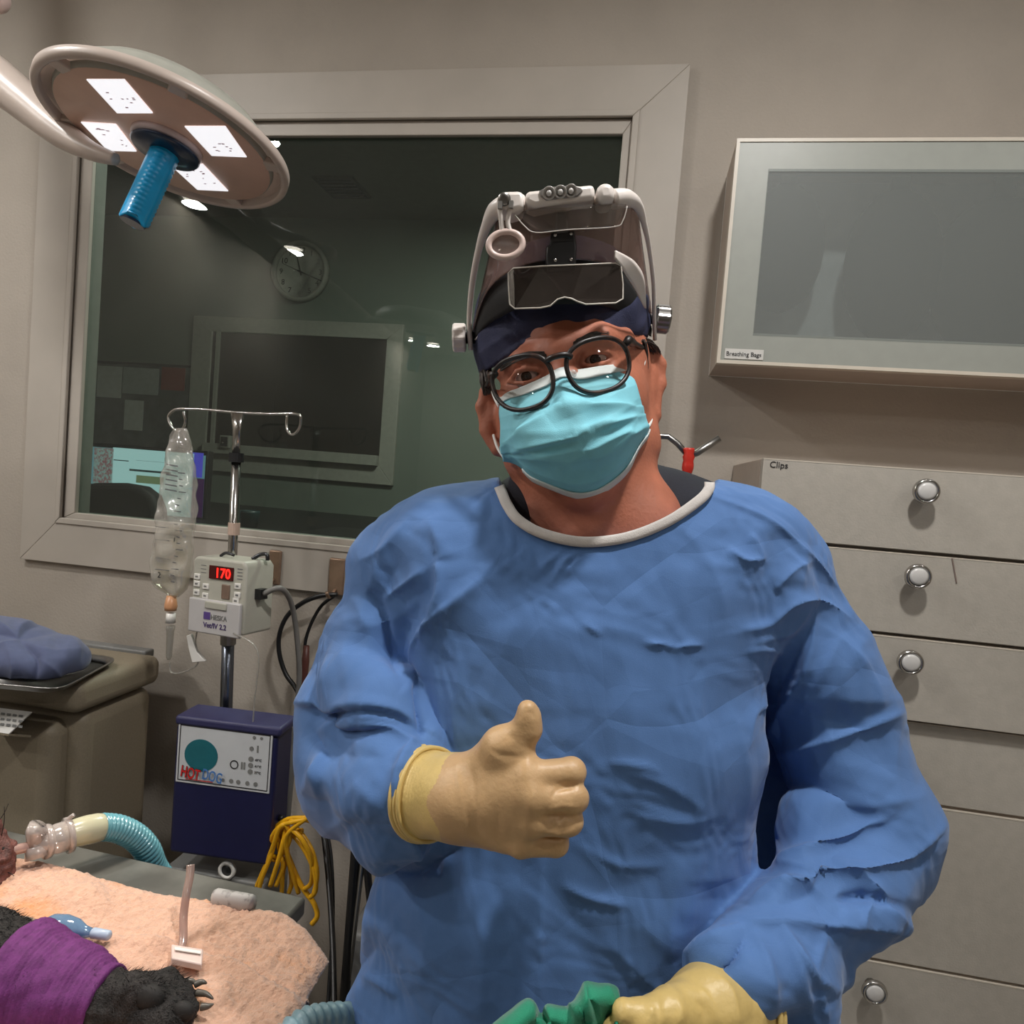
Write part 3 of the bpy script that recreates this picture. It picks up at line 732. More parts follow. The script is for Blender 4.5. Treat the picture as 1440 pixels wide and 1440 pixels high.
fb = thing('fluid_bag', 'clear crumpled fluid bag hanging from the left hook of the drip stand', 'drip bag', onY(238, 838, IV))
bagplastic = clear_mat('bag_plastic', (250, 249, 246), gloss=.09, rough=.1, haze=.18, hazecol=(225, 220, 212), smudge=.2)
V, Fc = bag_loft(rows); mesh_obj('bag', V, Fc, bagplastic, fb)
wr = [r for r in rows if r[0] >= 735]; wr[0] = (738, 220.5, 273, 24)
V, Fc = bag_loft(wr, 2.2, 3, .002); mesh_obj('fluid', V, Fc, clear_mat('bag_fluid', (248, 247, 242), gloss=.04, rough=.05, haze=.12, hazecol=(235, 228, 215)), fb)
ml = MB(); yq = IV-.02
for k, y in enumerate(range(664, 822, 9)):
    xx = 250+3*math.sin(k*.7)-(y-664)*.05; L_ = 10 if k % 3 == 0 else 5
    ml.poly3([onY(xx, y, yq), onY(xx+L_, y+1, yq), onY(xx+L_, y+2.4, yq), onY(xx, y+1.4, yq)], (0, 1, 0), .0004)
for y in (740, 758, 784, 800):
    ml.poly3([onY(218, y, yq), onY(238, y+2, yq), onY(238, y+2.9, yq), onY(218, y+.9, yq)], (0, 1, 0), .0004)
for k in range(6):
    y = 652+k*7; ml.poly3([onY(234-k*.4, y, yq), onY(250-k*.3, y+3, yq), onY(250-k*.3, y+4.6, yq), onY(234-k*.4, y+1.8, yq)], (0, 1, 0), .0004)
ml.build('scale_marks', mat('scale_ink_grey', (96, 96, 98), .6), fb)
text('lettering', '2', .016, onY(221, 812, yq), (1, 0, 0), (0, 0, 1), M['ink'], fb)
text('lettering', '1', .013, onY(243, 762, yq), (1, 0, 0), (0, 0, 1), M['ink'], fb)
sp = MB().lathe([(.009, 0), (.012, -.016), (.0125, -.022), (.011, -.03)], onY(241, 838, IV), (0, 0, 1), 20)
sp.build('spike_port', mat('port_orange', (205, 150, 110), .35), fb, True, label='orange spike port')
MB().lathe([(.009, 0), (.0095, -.02)], onY(240.5, 862, IV), (0, 0, 1), 20).build('port_cap', M['white'], fb, True)
MB().lathe([(.0085, 0), (.0085, -.008), (.0075, -.01), (.006, -.064), (.003, -.07)], onY(240, 880, IV), (0, 0, 1), 20).build('drip_chamber', clear_mat('chamber_clear', (225, 225, 220), gloss=.1, rough=.05, haze=.12), fb, True)
tubem = clear_mat('tube_clear', (228, 226, 220), gloss=.1, rough=.12, haze=.3, hazecol=(210, 208, 202))
MB().tube(cr([onY(x, y, PY-d_) for x, y, d_ in ((239, 930, .03), (240, 944, .03), (250, 947, .035), (268, 941, .045), (279, 930, .05), (275, 905, .05), (277, 888, .06))], 6), .0016, 8).build('line', tubem, fb, True)
q = [onY(x, y, PY-.055) for x, y in ((262, 894), (268, 892), (276, 916), (288, 930), (270, 932), (265, 912))]
MB().poly3(q, (0, 1, 0), .008).build('roller_clamp', M['white'], fb, bevel=.001)

# pump
def boxframe(tl, tr, bl, d):   # axes from three front-corner points
    ux = unit(tr-tl); uy = unit(tl-bl); uz = unit(np.cross(ux, uy)); uy = np.cross(uz, ux); return ux, uy, uz
fl = PY-.085
P_tl, P_tr, P_bl, P_br = onY(277, 782, fl+.02), onY(353, 791, fl-.008), onY(267, 882, fl+.02), onY(343, 893, fl-.008)
ux, uy, uz = boxframe(P_tl, P_tr, P_bl, 0)
pu = thing('infusion_pump', 'grey infusion pump with a red number display, clamped on the drip stand', 'pump', (P_bl+P_br)/2)
wd = np.linalg.norm(P_tr-P_tl); hg = np.dot(P_tl-P_bl, uy)
O = P_bl
def pl(x, y, z=0): return O+ux*x*wd+uy*y*hg+uz*z
dp = .078
body = MB().prism([(0, .0), (wd*1.0, 0), (wd*1.0, hg*.92), (wd*.93, hg), (wd*.06, hg), (0, hg*.95)], O, ux, uy, 0, -dp)
body.build('body', M['pump'], pu, bevel=.013, seg=5)
MB().prism([(wd*.0, -.006), (wd*.96, -.006), (wd*.96, hg*.43), (0, hg*.43)], O, ux, uy, -.002, .006).build('door', M['pumpdoor'], pu, bevel=.003, seg=3)
MB().prism([(wd*.32, hg*.31), (wd*.72, hg*.31), (wd*.72, hg*.41), (wd*.32, hg*.41)], O, ux, uy, .004, .0085).build('door_handle', M['pump'], pu, bevel=.002)
MB().prism([(wd*.33, hg*.72), (wd*.77, hg*.72), (wd*.77, hg*.9), (wd*.33, hg*.9)], O, ux, uy, -.002, .0022).build('display', mat('display_dark_red', (70, 14, 14), .2), pu)
text('digits', '170', hg*.185, pl(.44, .745, .0025), ux, uy, mat('led_red', (80, 0, 0), .4, emit=(255, 30, 22), es=3.0), pu, bold=.0004)
bt = MB()
for (x, y) in ((.1, .62), (.1, .5), (.1, .72), (.27, .6), (.27, .47), (.86, .66), (.86, .54), (.84, .46)):
    bt.prism([(wd*(x-.055), hg*(y-.04)), (wd*(x+.055), hg*(y-.04)), (wd*(x+.055), hg*(y+.04)), (wd*(x-.055), hg*(y+.04))], O, ux, uy, -.001, .0022)
bt.build('buttons', M['white'], pu, bevel=.001)
gl = MB()
for (x, y) in ((.1, .62), (.1, .5), (.1, .72), (.27, .6), (.27, .47), (.86, .66), (.86, .54), (.84, .46)):
    gl.prism([(wd*(x-.025), hg*(y-.012)), (wd*(x+.025), hg*(y-.012)), (wd*(x+.025), hg*(y+.012)), (wd*(x-.025), hg*(y+.012))], O, ux, uy, .002, .0026)
for k in range(4): gl.prism([(wd*(.84+.0), hg*(.75+.045*k)), (wd*.93, hg*(.75+.045*k)), (wd*.93, hg*(.765+.045*k)), (wd*.84, hg*(.765+.045*k))], O, ux, uy, -.001, .0004)
for k in range(3): gl.prism([(wd*.16, hg*(.78+.05*k)), (wd*.26, hg*(.78+.05*k)), (wd*.26, hg*(.79+.05*k)), (wd*.16, hg*(.79+.05*k))], O, ux, uy, -.001, .0004)
gl.build('button_symbols', M['grey'], pu)
MB().prism([(wd*.57, hg*.46), (wd*.72, hg*.46), (wd*.72, hg*.66), (wd*.57, hg*.66)], O, ux, uy, -.001, .002).build('keypad', mat('keypad_brown', (120, 98, 84), .5), pu, bevel=.002)
MB().prism([(wd*.3, hg*.16), (wd*.42, hg*.16), (wd*.42, hg*.26), (wd*.3, hg*.26)], O, ux, uy, .0055, .0068).build('badge', mat('purple_badge', (84, 62, 128), .5), pu)
text('lettering', 'HESKA', hg*.095, pl(.43, .17, .0066), ux, uy, M['grey'], pu, bold=.0001)
text('lettering', 'Vet/IV 2.2', hg*.1, pl(.3, .05, .0066), ux, uy, mat('purple_ink', (80, 64, 110), .5), pu, bold=.0002)
s_ = pl(1.0, .55, -.035)
MB().box(s_+ux*.004, (.02, .02, .02), np.stack([ux, uy, uz], 1)).build('cable_socket', M['darksteel'], pu)
q = onY(360, 782, PY-.02)
MB().tube(cr([pl(.3, 1.01, -.03), pl(.4, 1.06, -.03), pl(.55, 1.04, -.03)], 5), .003, 8).tube(cr([pl(.82, 1.0, -.04), pl(.9, 1.07, -.05), pl(1.02, 1.08, -.05), pl(1.04, 1.0, -.05)], 5), .004, 8).build('top_clamp', M['darksteel'], pu, True)
MB().tube([pl(.6, .3, -dp), pl(.6, .3, -dp-.02)], .018, 14).build('pole_clamp', M['darksteel'], pu)
# cables of the pump
gc = [s_+ux*.012]+[onY(x, y, PY-.06+d_) for x, y, d_ in ((392, 827, .0), (405, 838, .03), (413, 862, .06), (418, 900, .08), (421, 950, .09), (416, 1010, .1), (411, 1080, .1), (405, 1150, .11), (402, 1200, .12))]
tag(MB().tube(cr(gc, 6), .0055, 10).build('pump_cable', M['greycable'], None, True), 'grey cable hanging from the right side of the infusion pump', 'cable')
il = [pl(.86, .03, .006)]+[onY(x, y, 1.22) for x, y in ((362, 915), (358, 985), (352, 1060), (342, 1130), (336, 1200))]
tag(MB().tube(cr(il, 6), .0016, 6).build('infusion_line', tubem, None, True), 'thin clear line running from the pump down over the warming unit', 'tube')

# warming unit
WYF = 1.2
q = dict(tl=onY(243, 999, WYF), tr=onY(391, 999, WYF-.0), bl=onY(236, 1210, WYF))
u1 = unit(np.array([1, .12, 0])); X0w, X1w = onY(237, 1205, WYF)[0], onY(379, 1205, WYF+.01)[0]
zt, zb = onY(300, 1013, WYF)[2], onY(300, 1210, WYF)[2]
wu = thing('warming_unit', 'dark blue patient warming controller box mounted low on the drip stand', 'warming unit', ((X0w+X1w)/2, WYF+.05, zb))
ww = X1w-X0w; uyw = np.array([0, 0, 1.0]); uxw = unit(np.array([1, .06, 0])); uzw = np.cross(uxw, uyw)
O2 = np.array([X0w, WYF, zb]); hh = zt-zb
def wl(x, y, z=0): return O2+uxw*x*ww+uyw*y*hh+uzw*z
MB().prism([(0, 0), (ww, 0), (ww, hh*.93), (0, hh*.93)], O2, uxw, uyw, 0, -.07).build('housing', M['navybox'], wu, bevel=.006, seg=3)
MB().prism([(-.002, hh*.93), (ww+.006, hh*.93), (ww+.008, hh), (-.002, hh)], O2, uxw, uyw, .003, -.073).build('cap', mat('navy_cap', (46, 46, 84), .5), wu, bevel=.006, seg=3)
lx0, lx1, ly0, ly1 = .03, .955, .525, .955
MB().prism([(ww*lx0, hh*ly0), (ww*lx1, hh*ly0), (ww*lx1, hh*ly1), (ww*lx0, hh*ly1)], O2, uxw, uyw, -.001, .0016).build('label_plate', mat('label_plate', (196, 198, 200), .3, var=.02), wu)
bo = MB()
for (x0_, x1_, y0_, y1_) in ((lx0+.02, lx1-.02, ly1-.022, ly1-.016), (lx0+.02, lx1-.02, ly0+.014, ly0+.02), (lx0+.018, lx0+.025, ly0+.014, ly1-.016), (lx1-.025, lx1-.018, ly0+.014, ly1-.016)):
    bo.prism([(ww*x0_, hh*y0_), (ww*x1_, hh*y0_), (ww*x1_, hh*y1_), (ww*x0_, hh*y1_)], O2, uxw, uyw, .001, .0021)
bo.build('label_border', M['ink'], wu)
el = [(ww*(.27+.165*math.cos(t)), hh*(.735+.115*math.sin(t))) for t in np.linspace(0, 2*math.pi, 36, endpoint=False)]
MB().prism(el, O2, uxw, uyw, .001, .0022).build('emblem', mat('teal_emblem', (28, 98, 108), .4), wu)
redm = mat('logo_red', (196, 34, 34), .4); blm = mat('logo_blue', (70, 116, 176), .4)
def slant(nm, body, x, y, sz, m, z):
    return text(nm, body, sz, wl(x, y, z), uxw, uyw+uxw*.18, m, wu, bold=.0004, sx=.66)
bg = MB().prism([(ww*.1, hh*.545), (ww*.28, hh*.545), (ww*.3, hh*.625), (ww*.1, hh*.61)], O2, uxw, uyw, .002, .0026).prism([(ww*.26, hh*.545), (ww*.42, hh*.55), (ww*.47, hh*.62), (ww*.28, hh*.61)], O2, uxw, uyw, .002, .0026)
slant('lettering', 'HOT', .075, .572, .029, redm, .0028); slant('lettering', 'DOG', .29, .572, .028, blm, .003)
for nm, body, x, sz, in (('lettering_outline', 'HOT', .075, .029),):
    text(nm, body, sz, wl(x, .572, .0023), uxw, uyw+uxw*.18, M['ink'], wu, bold=.0011, sx=.66)
MB().prism([(ww*.13, hh*.55), (ww*.4, hh*.55), (ww*.4, hh*.555), (ww*.13, hh*.555)], O2, uxw, uyw, .001, .0022).build('lettering_line', redm, wu)
ic = MB()
for (x, y, r_) in ((.78, .91, .016), (.85, .91, .014), (.76, .83, .02), (.76, .755, .024), (.76, .71, .024), (.76, .665, .024), (.58, .58, .02), (.65, .58, .02), (.74, .58, .02), (.82, .58, .02), (.5, .58, .016)):
    ic.lathe([(r_*ww, 0), (r_*ww, .0012)], wl(x, y, .0012), uzw, 14)
for (x, y) in ((.82, .83), (.675, .70), (.7, .70)):
    ic.prism([(ww*(x-.008), hh*(y-.025)), (ww*(x+.008), hh*(y-.025)), (ww*(x+.008), hh*(y+.025)), (ww*(x-.008), hh*(y+.025))], O2, uxw, uyw, .001, .0022)
ic.build('icons', M['grey'], wu)
for y, b_ in ((.745, '43°C'), (.7, '41°C'), (.655, '37°C')): text('lettering', b_, .0062, wl(.8, y, .0022), uxw, uyw, M['ink'], wu)
MB().lathe([(.041*ww, 0), (.041*ww, .0012), (.033*ww, .0012), (.033*ww, 0)], wl(.6, .70, .0012), uzw, 24).build('power_button', M['ink'], wu)
MB().lathe([(.006, 0), (.006, .008), (.003, .01)], wl(1.0, .3, -.03), uxw, 12).build('side_plug', M['black'], wu, True)
mb0, mb1 = onY(238, 1213, WYF+.03), onY(372, 1290, WYF+.03)
pk = thing('pole_bracket', 'grey metal bracket with a black round knob under the dark blue box', 'bracket', ((mb0[0]+mb1[0])/2, WYF+.07, mb1[2]))
MB().span(mb0[0], mb1[0], WYF+.02, WYF+.12, mb1[2]-.1, mb0[2]-.002).build('plate', M['grey'], pk, bevel=.003)
kq = onY(320, 1223, WYF+.02)
MB().lathe([(.017, 0), (.017, .008), (.011, .008), (.011, .003)], kq+np.array([0, .003, 0]), nY, 24).build('knob_ring', M['white'], pk, True)
MB().lathe([(.0105, 0), (.0105, .006), (.0005, .006)], kq+np.array([0, .003, 0]), nY, 24).build('knob', M['black'], pk, True)

# wall hooks and hung cables
for k, (x, y0, y1, lab) in enumerate(((386, 773, 823, 'bronze metal strap hook on the window frame, beside the pump'), (473, 784, 838, 'bronze metal strap hook on the window frame that holds the black cables'))):
    hwx = 7 if k == 0 else 9
    t = thing('strap_hook', lab, 'hook', onY(x, y1, 1.48))
    a_, b_ = onY(x-hwx, y0, 1.48), onY(x+hwx, y1, 1.48)
    MB().span(a_[0], b_[0], 1.478, 1.4855, b_[2], a_[2]).build('plate', M['brown'], t, bevel=.0035, seg=3)
    xc = (a_[0]+b_[0])/2
    MB().tube(cr([(xc, 1.479, b_[2]+.012), (xc, 1.45, b_[2]), (xc, 1.435, b_[2]+.012)], 5), .004, 8).build('prong', M['brown'], t, True)
hY = 1.45
l1 = [(474, 836), (450, 838), (425, 848), (404, 866), (393, 892), (393, 920), (402, 948), (416, 968), (424, 990), (432, 1040), (446, 1120), (456, 1180), (463, 1250), (468, 1330), (470, 1440)]
tag(MB().tube(cr([onY(x, y, hY-.0008*max(0, y-960)) for x, y in l1], 6), .0052, 8).build('loop_cable', M['black'], None, True), 'thick black cable looped over the wall hook and hanging to the left', 'cable')
l2 = [(470, 838), (452, 852), (438, 876), (430, 900), (428, 925), (431, 965), (440, 1060), (456, 1150), (466, 1210), (468, 1300), (462, 1400), (458, 1500)]
tag(MB().tube(cr([onY(x, y, hY+.02-.0006*max(0, y-960)) for x, y in l2], 6), .0038, 8).build('sensor_cable', M['blackmat'], None, True), 'thin black cable with a brown connector hanging inside the loop', 'cable')
tag(MB().tube([onY(x, y, hY-.03) for x, y in ((431, 908), (429.5, 930), (427, 955), (425, 985))], [.006, .0085, .008, .006], 12).build('cable_connector', mat('brown_connector', (92, 52, 44), .45), None, True), 'reddish brown plug on the thin black cable beside the blue sleeve', 'connector')

# yellow cable coil hanging from the side of the warming unit
yc = MB(); ry = random.Random(5)
hub = (399, 1180)
paths = [[(430, 1150), (405, 1152), (386, 1166), (378, 1190), (384, 1204), (398, 1200), (408, 1178), (402, 1160), (392, 1166), (384, 1190), (374, 1216), (360, 1248)],
         [(445, 1156), (420, 1152), (404, 1160), (399, 1180), (392, 1208), (380, 1246)],
         [(440, 1146), (418, 1160), (402, 1178), (404, 1204), (412, 1230), (420, 1256)],
         [(425, 1168), (408, 1172), (400, 1186), (410, 1215), (424, 1246), (441, 1270), (446, 1288), (438, 1300)],
         [(399, 1160), (414, 1176), (430, 1198), (442, 1225), (444, 1252), (436, 1262)],
         [(410, 1166), (424, 1180), (437, 1206), (438, 1240), (428, 1250)],
         [(388, 1170), (396, 1186), (406, 1210), (410, 1240), (406, 1256)],
         [(396, 1170), (392, 1190), (398, 1216), (388, 1246)],
         [(432, 1152), (412, 1156), (394, 1162), (381, 1180), (379, 1204), (390, 1208), (403, 1190), (407, 1170), (400, 1162), (389, 1178), (380, 1206), (368, 1236), (362, 1262)],
         [(402, 1174), (404, 1200), (398, 1228), (396, 1258)], [(414, 1162), (428, 1178), (440, 1200), (446, 1230), (441, 1258)]]
for k, p_ in enumerate(paths):
    yc.tube(cr([onY(x, y, 1.22+.012*math.sin(k*2.1+i*.6)) for i, (x, y) in enumerate(p_)], 6), .0044 if k != 3 else .0048, 8)
tag(yc.build('yellow_cable', M['yellow'], None, True), 'bundle of yellow cable coiled beside the dark blue warming box', 'cable')
# dark stands and leads between the table and the surgeon
ld = thing('cable_stand', 'black and grey uprights standing between the table and the surgeon', 'stand', (onY(488, 1400, 1.1)[0], 1.1, 0))
for (x0_, y0_, x1_, y1_, r_, m) in ((500, 1200, 482, 1440, .0085, M['black']), (511, 1200, 494, 1340, .005, M['steel']), (515, 1210, 522, 1280, .0065, M['black'])):
    a_, b_ = onY(x0_, y0_, 1.12), onY(x1_, y1_, 1.12); f_ = a_+(b_-a_)*((a_[2]-.015)/(a_[2]-b_[2]))
    MB().tube([a_-(b_-a_)*.4, a_, f_], r_, 12).build('upright', m, ld, True)
q0 = onY(510, 1310, 1.2)
tag(MB().span(q0[0]-.03, q0[0]+.16, 1.19, 1.36, 0, q0[2]).build('grey_bin', M['grey'], bevel=.012, seg=3), 'grey bin standing on the floor behind the surgeon\'s left side', 'bin')
# ================================================================== beige cabinet, tray and wrapped pack
bk = onY(228, 960, 1.42); fr_ = onY(88, 1023, 1.42/1.209)
SX, SZ, SYB, SYF = bk[0], bk[2], 1.42, 1.42/1.209
SZT = onY(205, 921, 1.40)[2]; SXL = -1.75
eb = thing('equipment_cabinet', 'beige moulded plastic equipment cabinet with a rounded lid, left of the drip stand', 'cabinet', ((SX+SXL)/2, (SYB+SYF)/2, 0))
fbz = onY(44, 1018, SYF)[2]
MB().span(SXL, SX-.012, SYF+.03, SYB-.005, 0, SZ-.004).build('body', M['beige'], eb, bevel=.03, seg=5)
MB().span(SXL, SX, SYF, SYB, SZ, SZT).build('lid', M['beige'], eb, bevel=.022, seg=5)
MB().span(SXL+.1, SX-.045, SYF-.012, SYF+.06, 0, SZ-.02).build('front_panel', M['beige'], eb, bevel=.028, seg=5)
MB().span(SX-.22, SX-.03, SYB-.02, SYB+.01, SZT-.01, SZT+.008).build('lid_hinge', M['grey'], eb, bevel=.004)
# card lying on the front lip
k0 = [onZ(x, y, SZT+.001) for x, y in ((-30, 990), (45, 1000), (14, 1030), (-40, 1024))]
k0 = [onY(x, y, SYF-.014) for x, y in ((-30, 994), (46, 999), (40, 1011), (-30, 1027))]
q = [onY(-30, 992, SYF-.03), onY(45, 1001, SYF-.03), onY(12, 1032, SYF-.075), onY(-40, 1024, SYF-.075)]
cdn = unit(np.cross(q[1]-q[0], q[3]-q[0])); cdn = cdn if cdn[2] > 0 else -cdn
cd_ = eb
MB().poly3(q, cdn, -.002).build('label_card', M['paper'], cd_, label='printed white label card')
pm_ = MB()
for k in range(3):
    for j in range(4):
        def cp(u, v): return q[0]+(q[1]-q[0])*u+(q[3]-q[0])*v+cdn*.0004
        u0 = .45+.11*j+.02*k; v0 = .2+.22*k
        pm_.poly3([cp(u0, v0), cp(u0+.07, v0), cp(u0+.07, v0+.1), cp(u0, v0+.1)], cdn, .0003)
pm_.build('card_print', M['grey'], cd_)
MB().poly3([q[3], q[2], q[2]-np.array([0, -.05, .02]), q[3]-np.array([0, -.05, .02])], (0, 0, -1), .004).build('card_holder', M['beige'], cd_)
# steel tray
tz = SZT+.002
t0 = [onZ(x, y, tz+.012) for x, y in ((168, 926), (86, 970), (-120, 952), (-40, 895))]
def rrect(P, r, k=5):
    out = []
    n = len(P)
    for i in range(n):
        a, b_, c_ = P[i-1], P[i], P[(i+1) % n]; p0 = b_+unit(a-b_)*r; p1 = b_+unit(c_-b_)*r
        for t in range(k+1):
            t = t/k; out.append((1-t)**2*p0+2*t*(1-t)*b_+t*t*p1)
    return out
rim = rrect(t0, .035); cen = sum(t0)/4; V, Fc = [], []; n = len(rim)
for s_, dz in ((.9, -.012), (.93, -.008), (.965, .0), (1.0, .001), (1.0, -.001), (.96, -.003), (.925, -.0105), (.88, -.0135)):
    V += [cen+(p-cen)*s_+np.array([0, 0, dz]) for p in rim]
for i in range(7):
    for k in range(n): Fc.append((i*n+k, i*n+(k+1) % n, (i+1)*n+(k+1) % n, (i+1)*n+k))
Fc += [tuple(range(n)), tuple(range(7*n, 8*n))[::-1]]
tag(mesh_obj('instrument_tray', V, Fc, M['steel'], None, True), 'shallow stainless steel tray lying on the lid of the beige cabinet', 'tray')
# blue wrapped pack (world-space field)
pc = onZ(20, 938, tz+.004)
pcm = onY(30, 915, pc[1]+.02)
fd = Field(pcm-np.array([.2, .13, .08]), pcm+np.array([.17, .13, .08]), .0023)
fd.ell(pcm+np.array([-.02, 0, -.006]), (.145, .095, .05), .01)
fd.ell(pcm+np.array([.07, -.005, -.014]), (.062, .07, .038), .03)
fd.ell(pcm+np.array([-.1, -.0, -.01]), (.06, .08, .045), .03)
kn_ = onY(26, 898, pcm[1]-.075)
fd.ell(pcm+np.array([-.05, .0, .03]), (.075, .06, .028), .03)
fd.cut(lambda x, y, z: (tz+.004-z))
V, Q = fd.mesh(2); N_ = vnorm(V, Q)
Vc = np.stack([(V-CAM)@RGT, (V-CAM)@UPV, (V-CAM)@FWD], 1); Nc = np.stack([N_@RGT, N_@UPV, N_@FWD], 1)
fo = [(p_, a_*1.8, l_, r_) for p_, a_, l_, r_ in [([(26, 898), (52, 925), (50, 958)], -5, 5, 9), ([(26, 898), (40, 882), (70, 872)], -4, 7, 7), ([(26, 898), (0, 890), (-30, 888)], -5, 8, 6), ([(28, 900), (8, 905), (-20, 910)], 3, 6, 6), ([(26, 899), (70, 915), (118, 915)], 3, 10, 12), ([(26, 898), (66, 890), (110, 890)], -2.5, 8, 8), ([(52, 925), (80, 945), (90, 962)], 2.5, 6, 9), ([(10, 905), (20, 940), (10, 965)], 3, 8, 8), ([(60, 868), (30, 880), (26, 898)], 5, 8, 8), ([(-10, 872), (10, 885), (26, 898)], 5, 7, 7), ([(70, 880), (105, 905), (115, 940)], 2, 10, 10)]]
Vc = crease(Vc, Nc, fo)+Nc*(noise3(Vc, 3, 9)*.001)[:, None]
Vc = facet(Vc, Nc, 26, .0035, 4, 1.0, (-200, 800, 200, 1010), 1, Q)
wrapm = mat('blue_drape_cloth', (82, 90, 122), .85, var=.06, scale=60, bump=.2, bscale=900, sheen=.2)
tag(qobj('surgical_pack', Vc, Q[:, ::-1], wrapm), 'instrument pack wrapped in dusty blue cloth on the steel tray', 'pack')

# ================================================================== table, towel
TZ = .97
B_, A0 = onZ(431, 1259, TZ), onZ(123, 1190, TZ)
tdir = unit(B_-A0); tn = np.array([tdir[1], -tdir[0], 0.0])     # tn points to the camera side
if tn[1] > 0: tn = -tn
TLn, TWd = 1.15, .52
tb = thing('operating_table', 'grey operating table under the peach towel', 'table', (float((B_-tdir*.5+tn*.25)[0]), float((B_-tdir*.5+tn*.25)[1]), 0))
def tp_(a, b_, z=0): return B_-tdir*a+tn*b_+np.array([0, 0, z])
Rt = np.stack([tdir, -tn, np.array([0, 0, 1.0])], 1)
tblm = mat('table_grey', (112, 112, 107), .4, .4, var=.3, scale=12)
MB().box(tp_(TLn/2, TWd/2, -.014), (TLn, TWd, .024), Rt).build('top', tblm, tb, bevel=.004)
MB().box(tp_(TLn/2+.02, TWd/2, -.05), (TLn-.02, TWd-.02, .045), Rt).build('frame', mat('table_dark', (44, 46, 52), .4, .3), tb, bevel=.004)
MB().box(tp_(TLn/2, TWd/2, -.45), (.16, .16, .78), Rt).build('column', M['grey'], tb, bevel=.02)
MB().box(tp_(TLn/2, TWd/2, -TZ+.04), (.7, .4, .075), Rt).build('base', M['darksteel'], tb, bevel=.02)
# towel
def towel_mat():
    m = mat('terry_towel', (204, 162, 138), .95, var=.07, scale=120, bump=1.0, bscale=300, sheen=.4)
    nt = m.node_tree; N = nt.nodes; L = nt.links; b = N['Principled BSDF']
    base = b.inputs['Base Color'].links[0].from_socket
    tc = N.new('ShaderNodeTexCoord'); st_ = N.new('ShaderNodeTexNoise'); st_.inputs['Scale'].default_value = 11; st_.inputs['Detail'].default_value = 5
    L.new(tc.outputs['Object'], st_.inputs['Vector'])
    r = N.new('ShaderNodeValToRGB'); r.color_ramp.elements[0].position = .56; r.color_ramp.elements[1].position = .70
    r.color_ramp.elements[0].color = (0, 0, 0, 1); r.color_ramp.elements[1].color = (.75, .75, .75, 1)
    L.new(st_.outputs['Fac'], r.inputs[0])
    mx = N.new('ShaderNodeMix'); mx.data_type = 'RGBA'; L.new(r.outputs[0], mx.inputs['Factor'])
    L.new(base, mx.inputs[6]); mx.inputs[7].default_value = (*srgb((205, 128, 52)), 1); L.new(mx.outputs[2], b.inputs['Base Color'])
    return m
zt_ = TZ+.011
edge_top = [(-160, 1178), (-60, 1192), (20, 1205), (80, 1219), (150, 1236), (220, 1254), (300, 1266), (370, 1278), (405, 1284), (432, 1304), (452, 1326), (464, 1342)]
ex = [p[0] for p in edge_top]; ey = [p[1] for p in edge_top]
right_edge = [(464, 1342), (450, 1366), (437, 1388), (428, 1412), (416, 1440), (392, 1500)]
poly = [onZ(x, y, zt_)[:2] for x, y in edge_top]+[onZ(x, y, zt_)[:2] for x, y in right_edge[1:]]+[onZ(300, 1560, zt_)[:2], onZ(0, 1600, zt_)[:2], onZ(-300, 1500, zt_)[:2]]
poly = np.array(poly)
def inside_sdf(P):
    n = len(poly); d = np.full(len(P), 1e9); ins = np.zeros(len(P), bool)
    for i in range(n):
        a, b_ = poly[i], poly[(i+1) % n]; e = b_-a; w_ = P-a; t = np.clip((w_@e)/(e@e), 0, 1); d = np.minimum(d, np.linalg.norm(w_-t[:, None]*e, axis=1))
        c1 = (a[1] > P[:, 1]) != (b_[1] > P[:, 1]); xx = (b_[0]-a[0])*(P[:, 1]-a[1])/(b_[1]-a[1]+1e-12)+a[0]; ins ^= c1 & (P[:, 0] < xx)
    return np.where(ins, -d, d)
lo2, hi2 = poly.min(0), poly.max(0)
h_ = .0026; gx = np.arange(lo2[0]-.01, hi2[0]+.01, h_); gy = np.arange(lo2[1]-.01, hi2[1]+.01, h_)
GXx, GYy = np.meshgrid(gx, gy, indexing='ij'); P2 = np.stack([GXx.ravel(), GYy.ravel()], 1); sd = inside_sdf(P2)
# snap the outermost ring onto the outline
gr = np.zeros_like(P2); e_ = .001
gr[:, 0] = (inside_sdf(P2+[e_, 0])-inside_sdf(P2-[e_, 0]))/(2*e_); gr[:, 1] = (inside_sdf(P2+[0, e_])-inside_sdf(P2-[0, e_]))/(2*e_)
out_ = sd > 0; P2s = P2.copy(); P2s[out_] -= gr[out_]*sd[out_, None]
keep = sd < h_*1.0
V3 = np.c_[P2s, np.full(len(P2s), zt_)]
und = noise3(V3, 7, 3.2, 14)*.003+noise3(V3, 11, 9, 14)*.0012+noise3(V3, 5, 60, 30)*.0007+noise3(V3, 15, 150, 20)*.0009
pxq = w2px(V3)
def dline(pts):
    d = np.full(len(pxq), 1e9)
    for a, b_ in zip(pts[:-1], pts[1:]):
        a, b_ = np.array(a, float), np.array(b_, float); e = b_-a; t = np.clip(((pxq-a)@e)/(e@e), 0, 1); d = np.minimum(d, np.linalg.norm(pxq-a-t[:, None]*e, axis=1))
    return d
und -= .003*np.exp(-(dline([(60, 1305), (140, 1322), (240, 1333), (330, 1352), (380, 1380), (425, 1405)])/3.0)**2)
und += .004*np.exp(-(dline([(60, 1312), (140, 1330), (240, 1342), (330, 1362), (375, 1390), (420, 1412)])/9.0)**2)
und -= .002*np.exp(-(dline([(405, 1300), (440, 1345), (425, 1375)])/2.0)**2)
und += .012*np.exp(-(dline([(-20, 1240), (60, 1262), (130, 1275)])/22.0)**2)
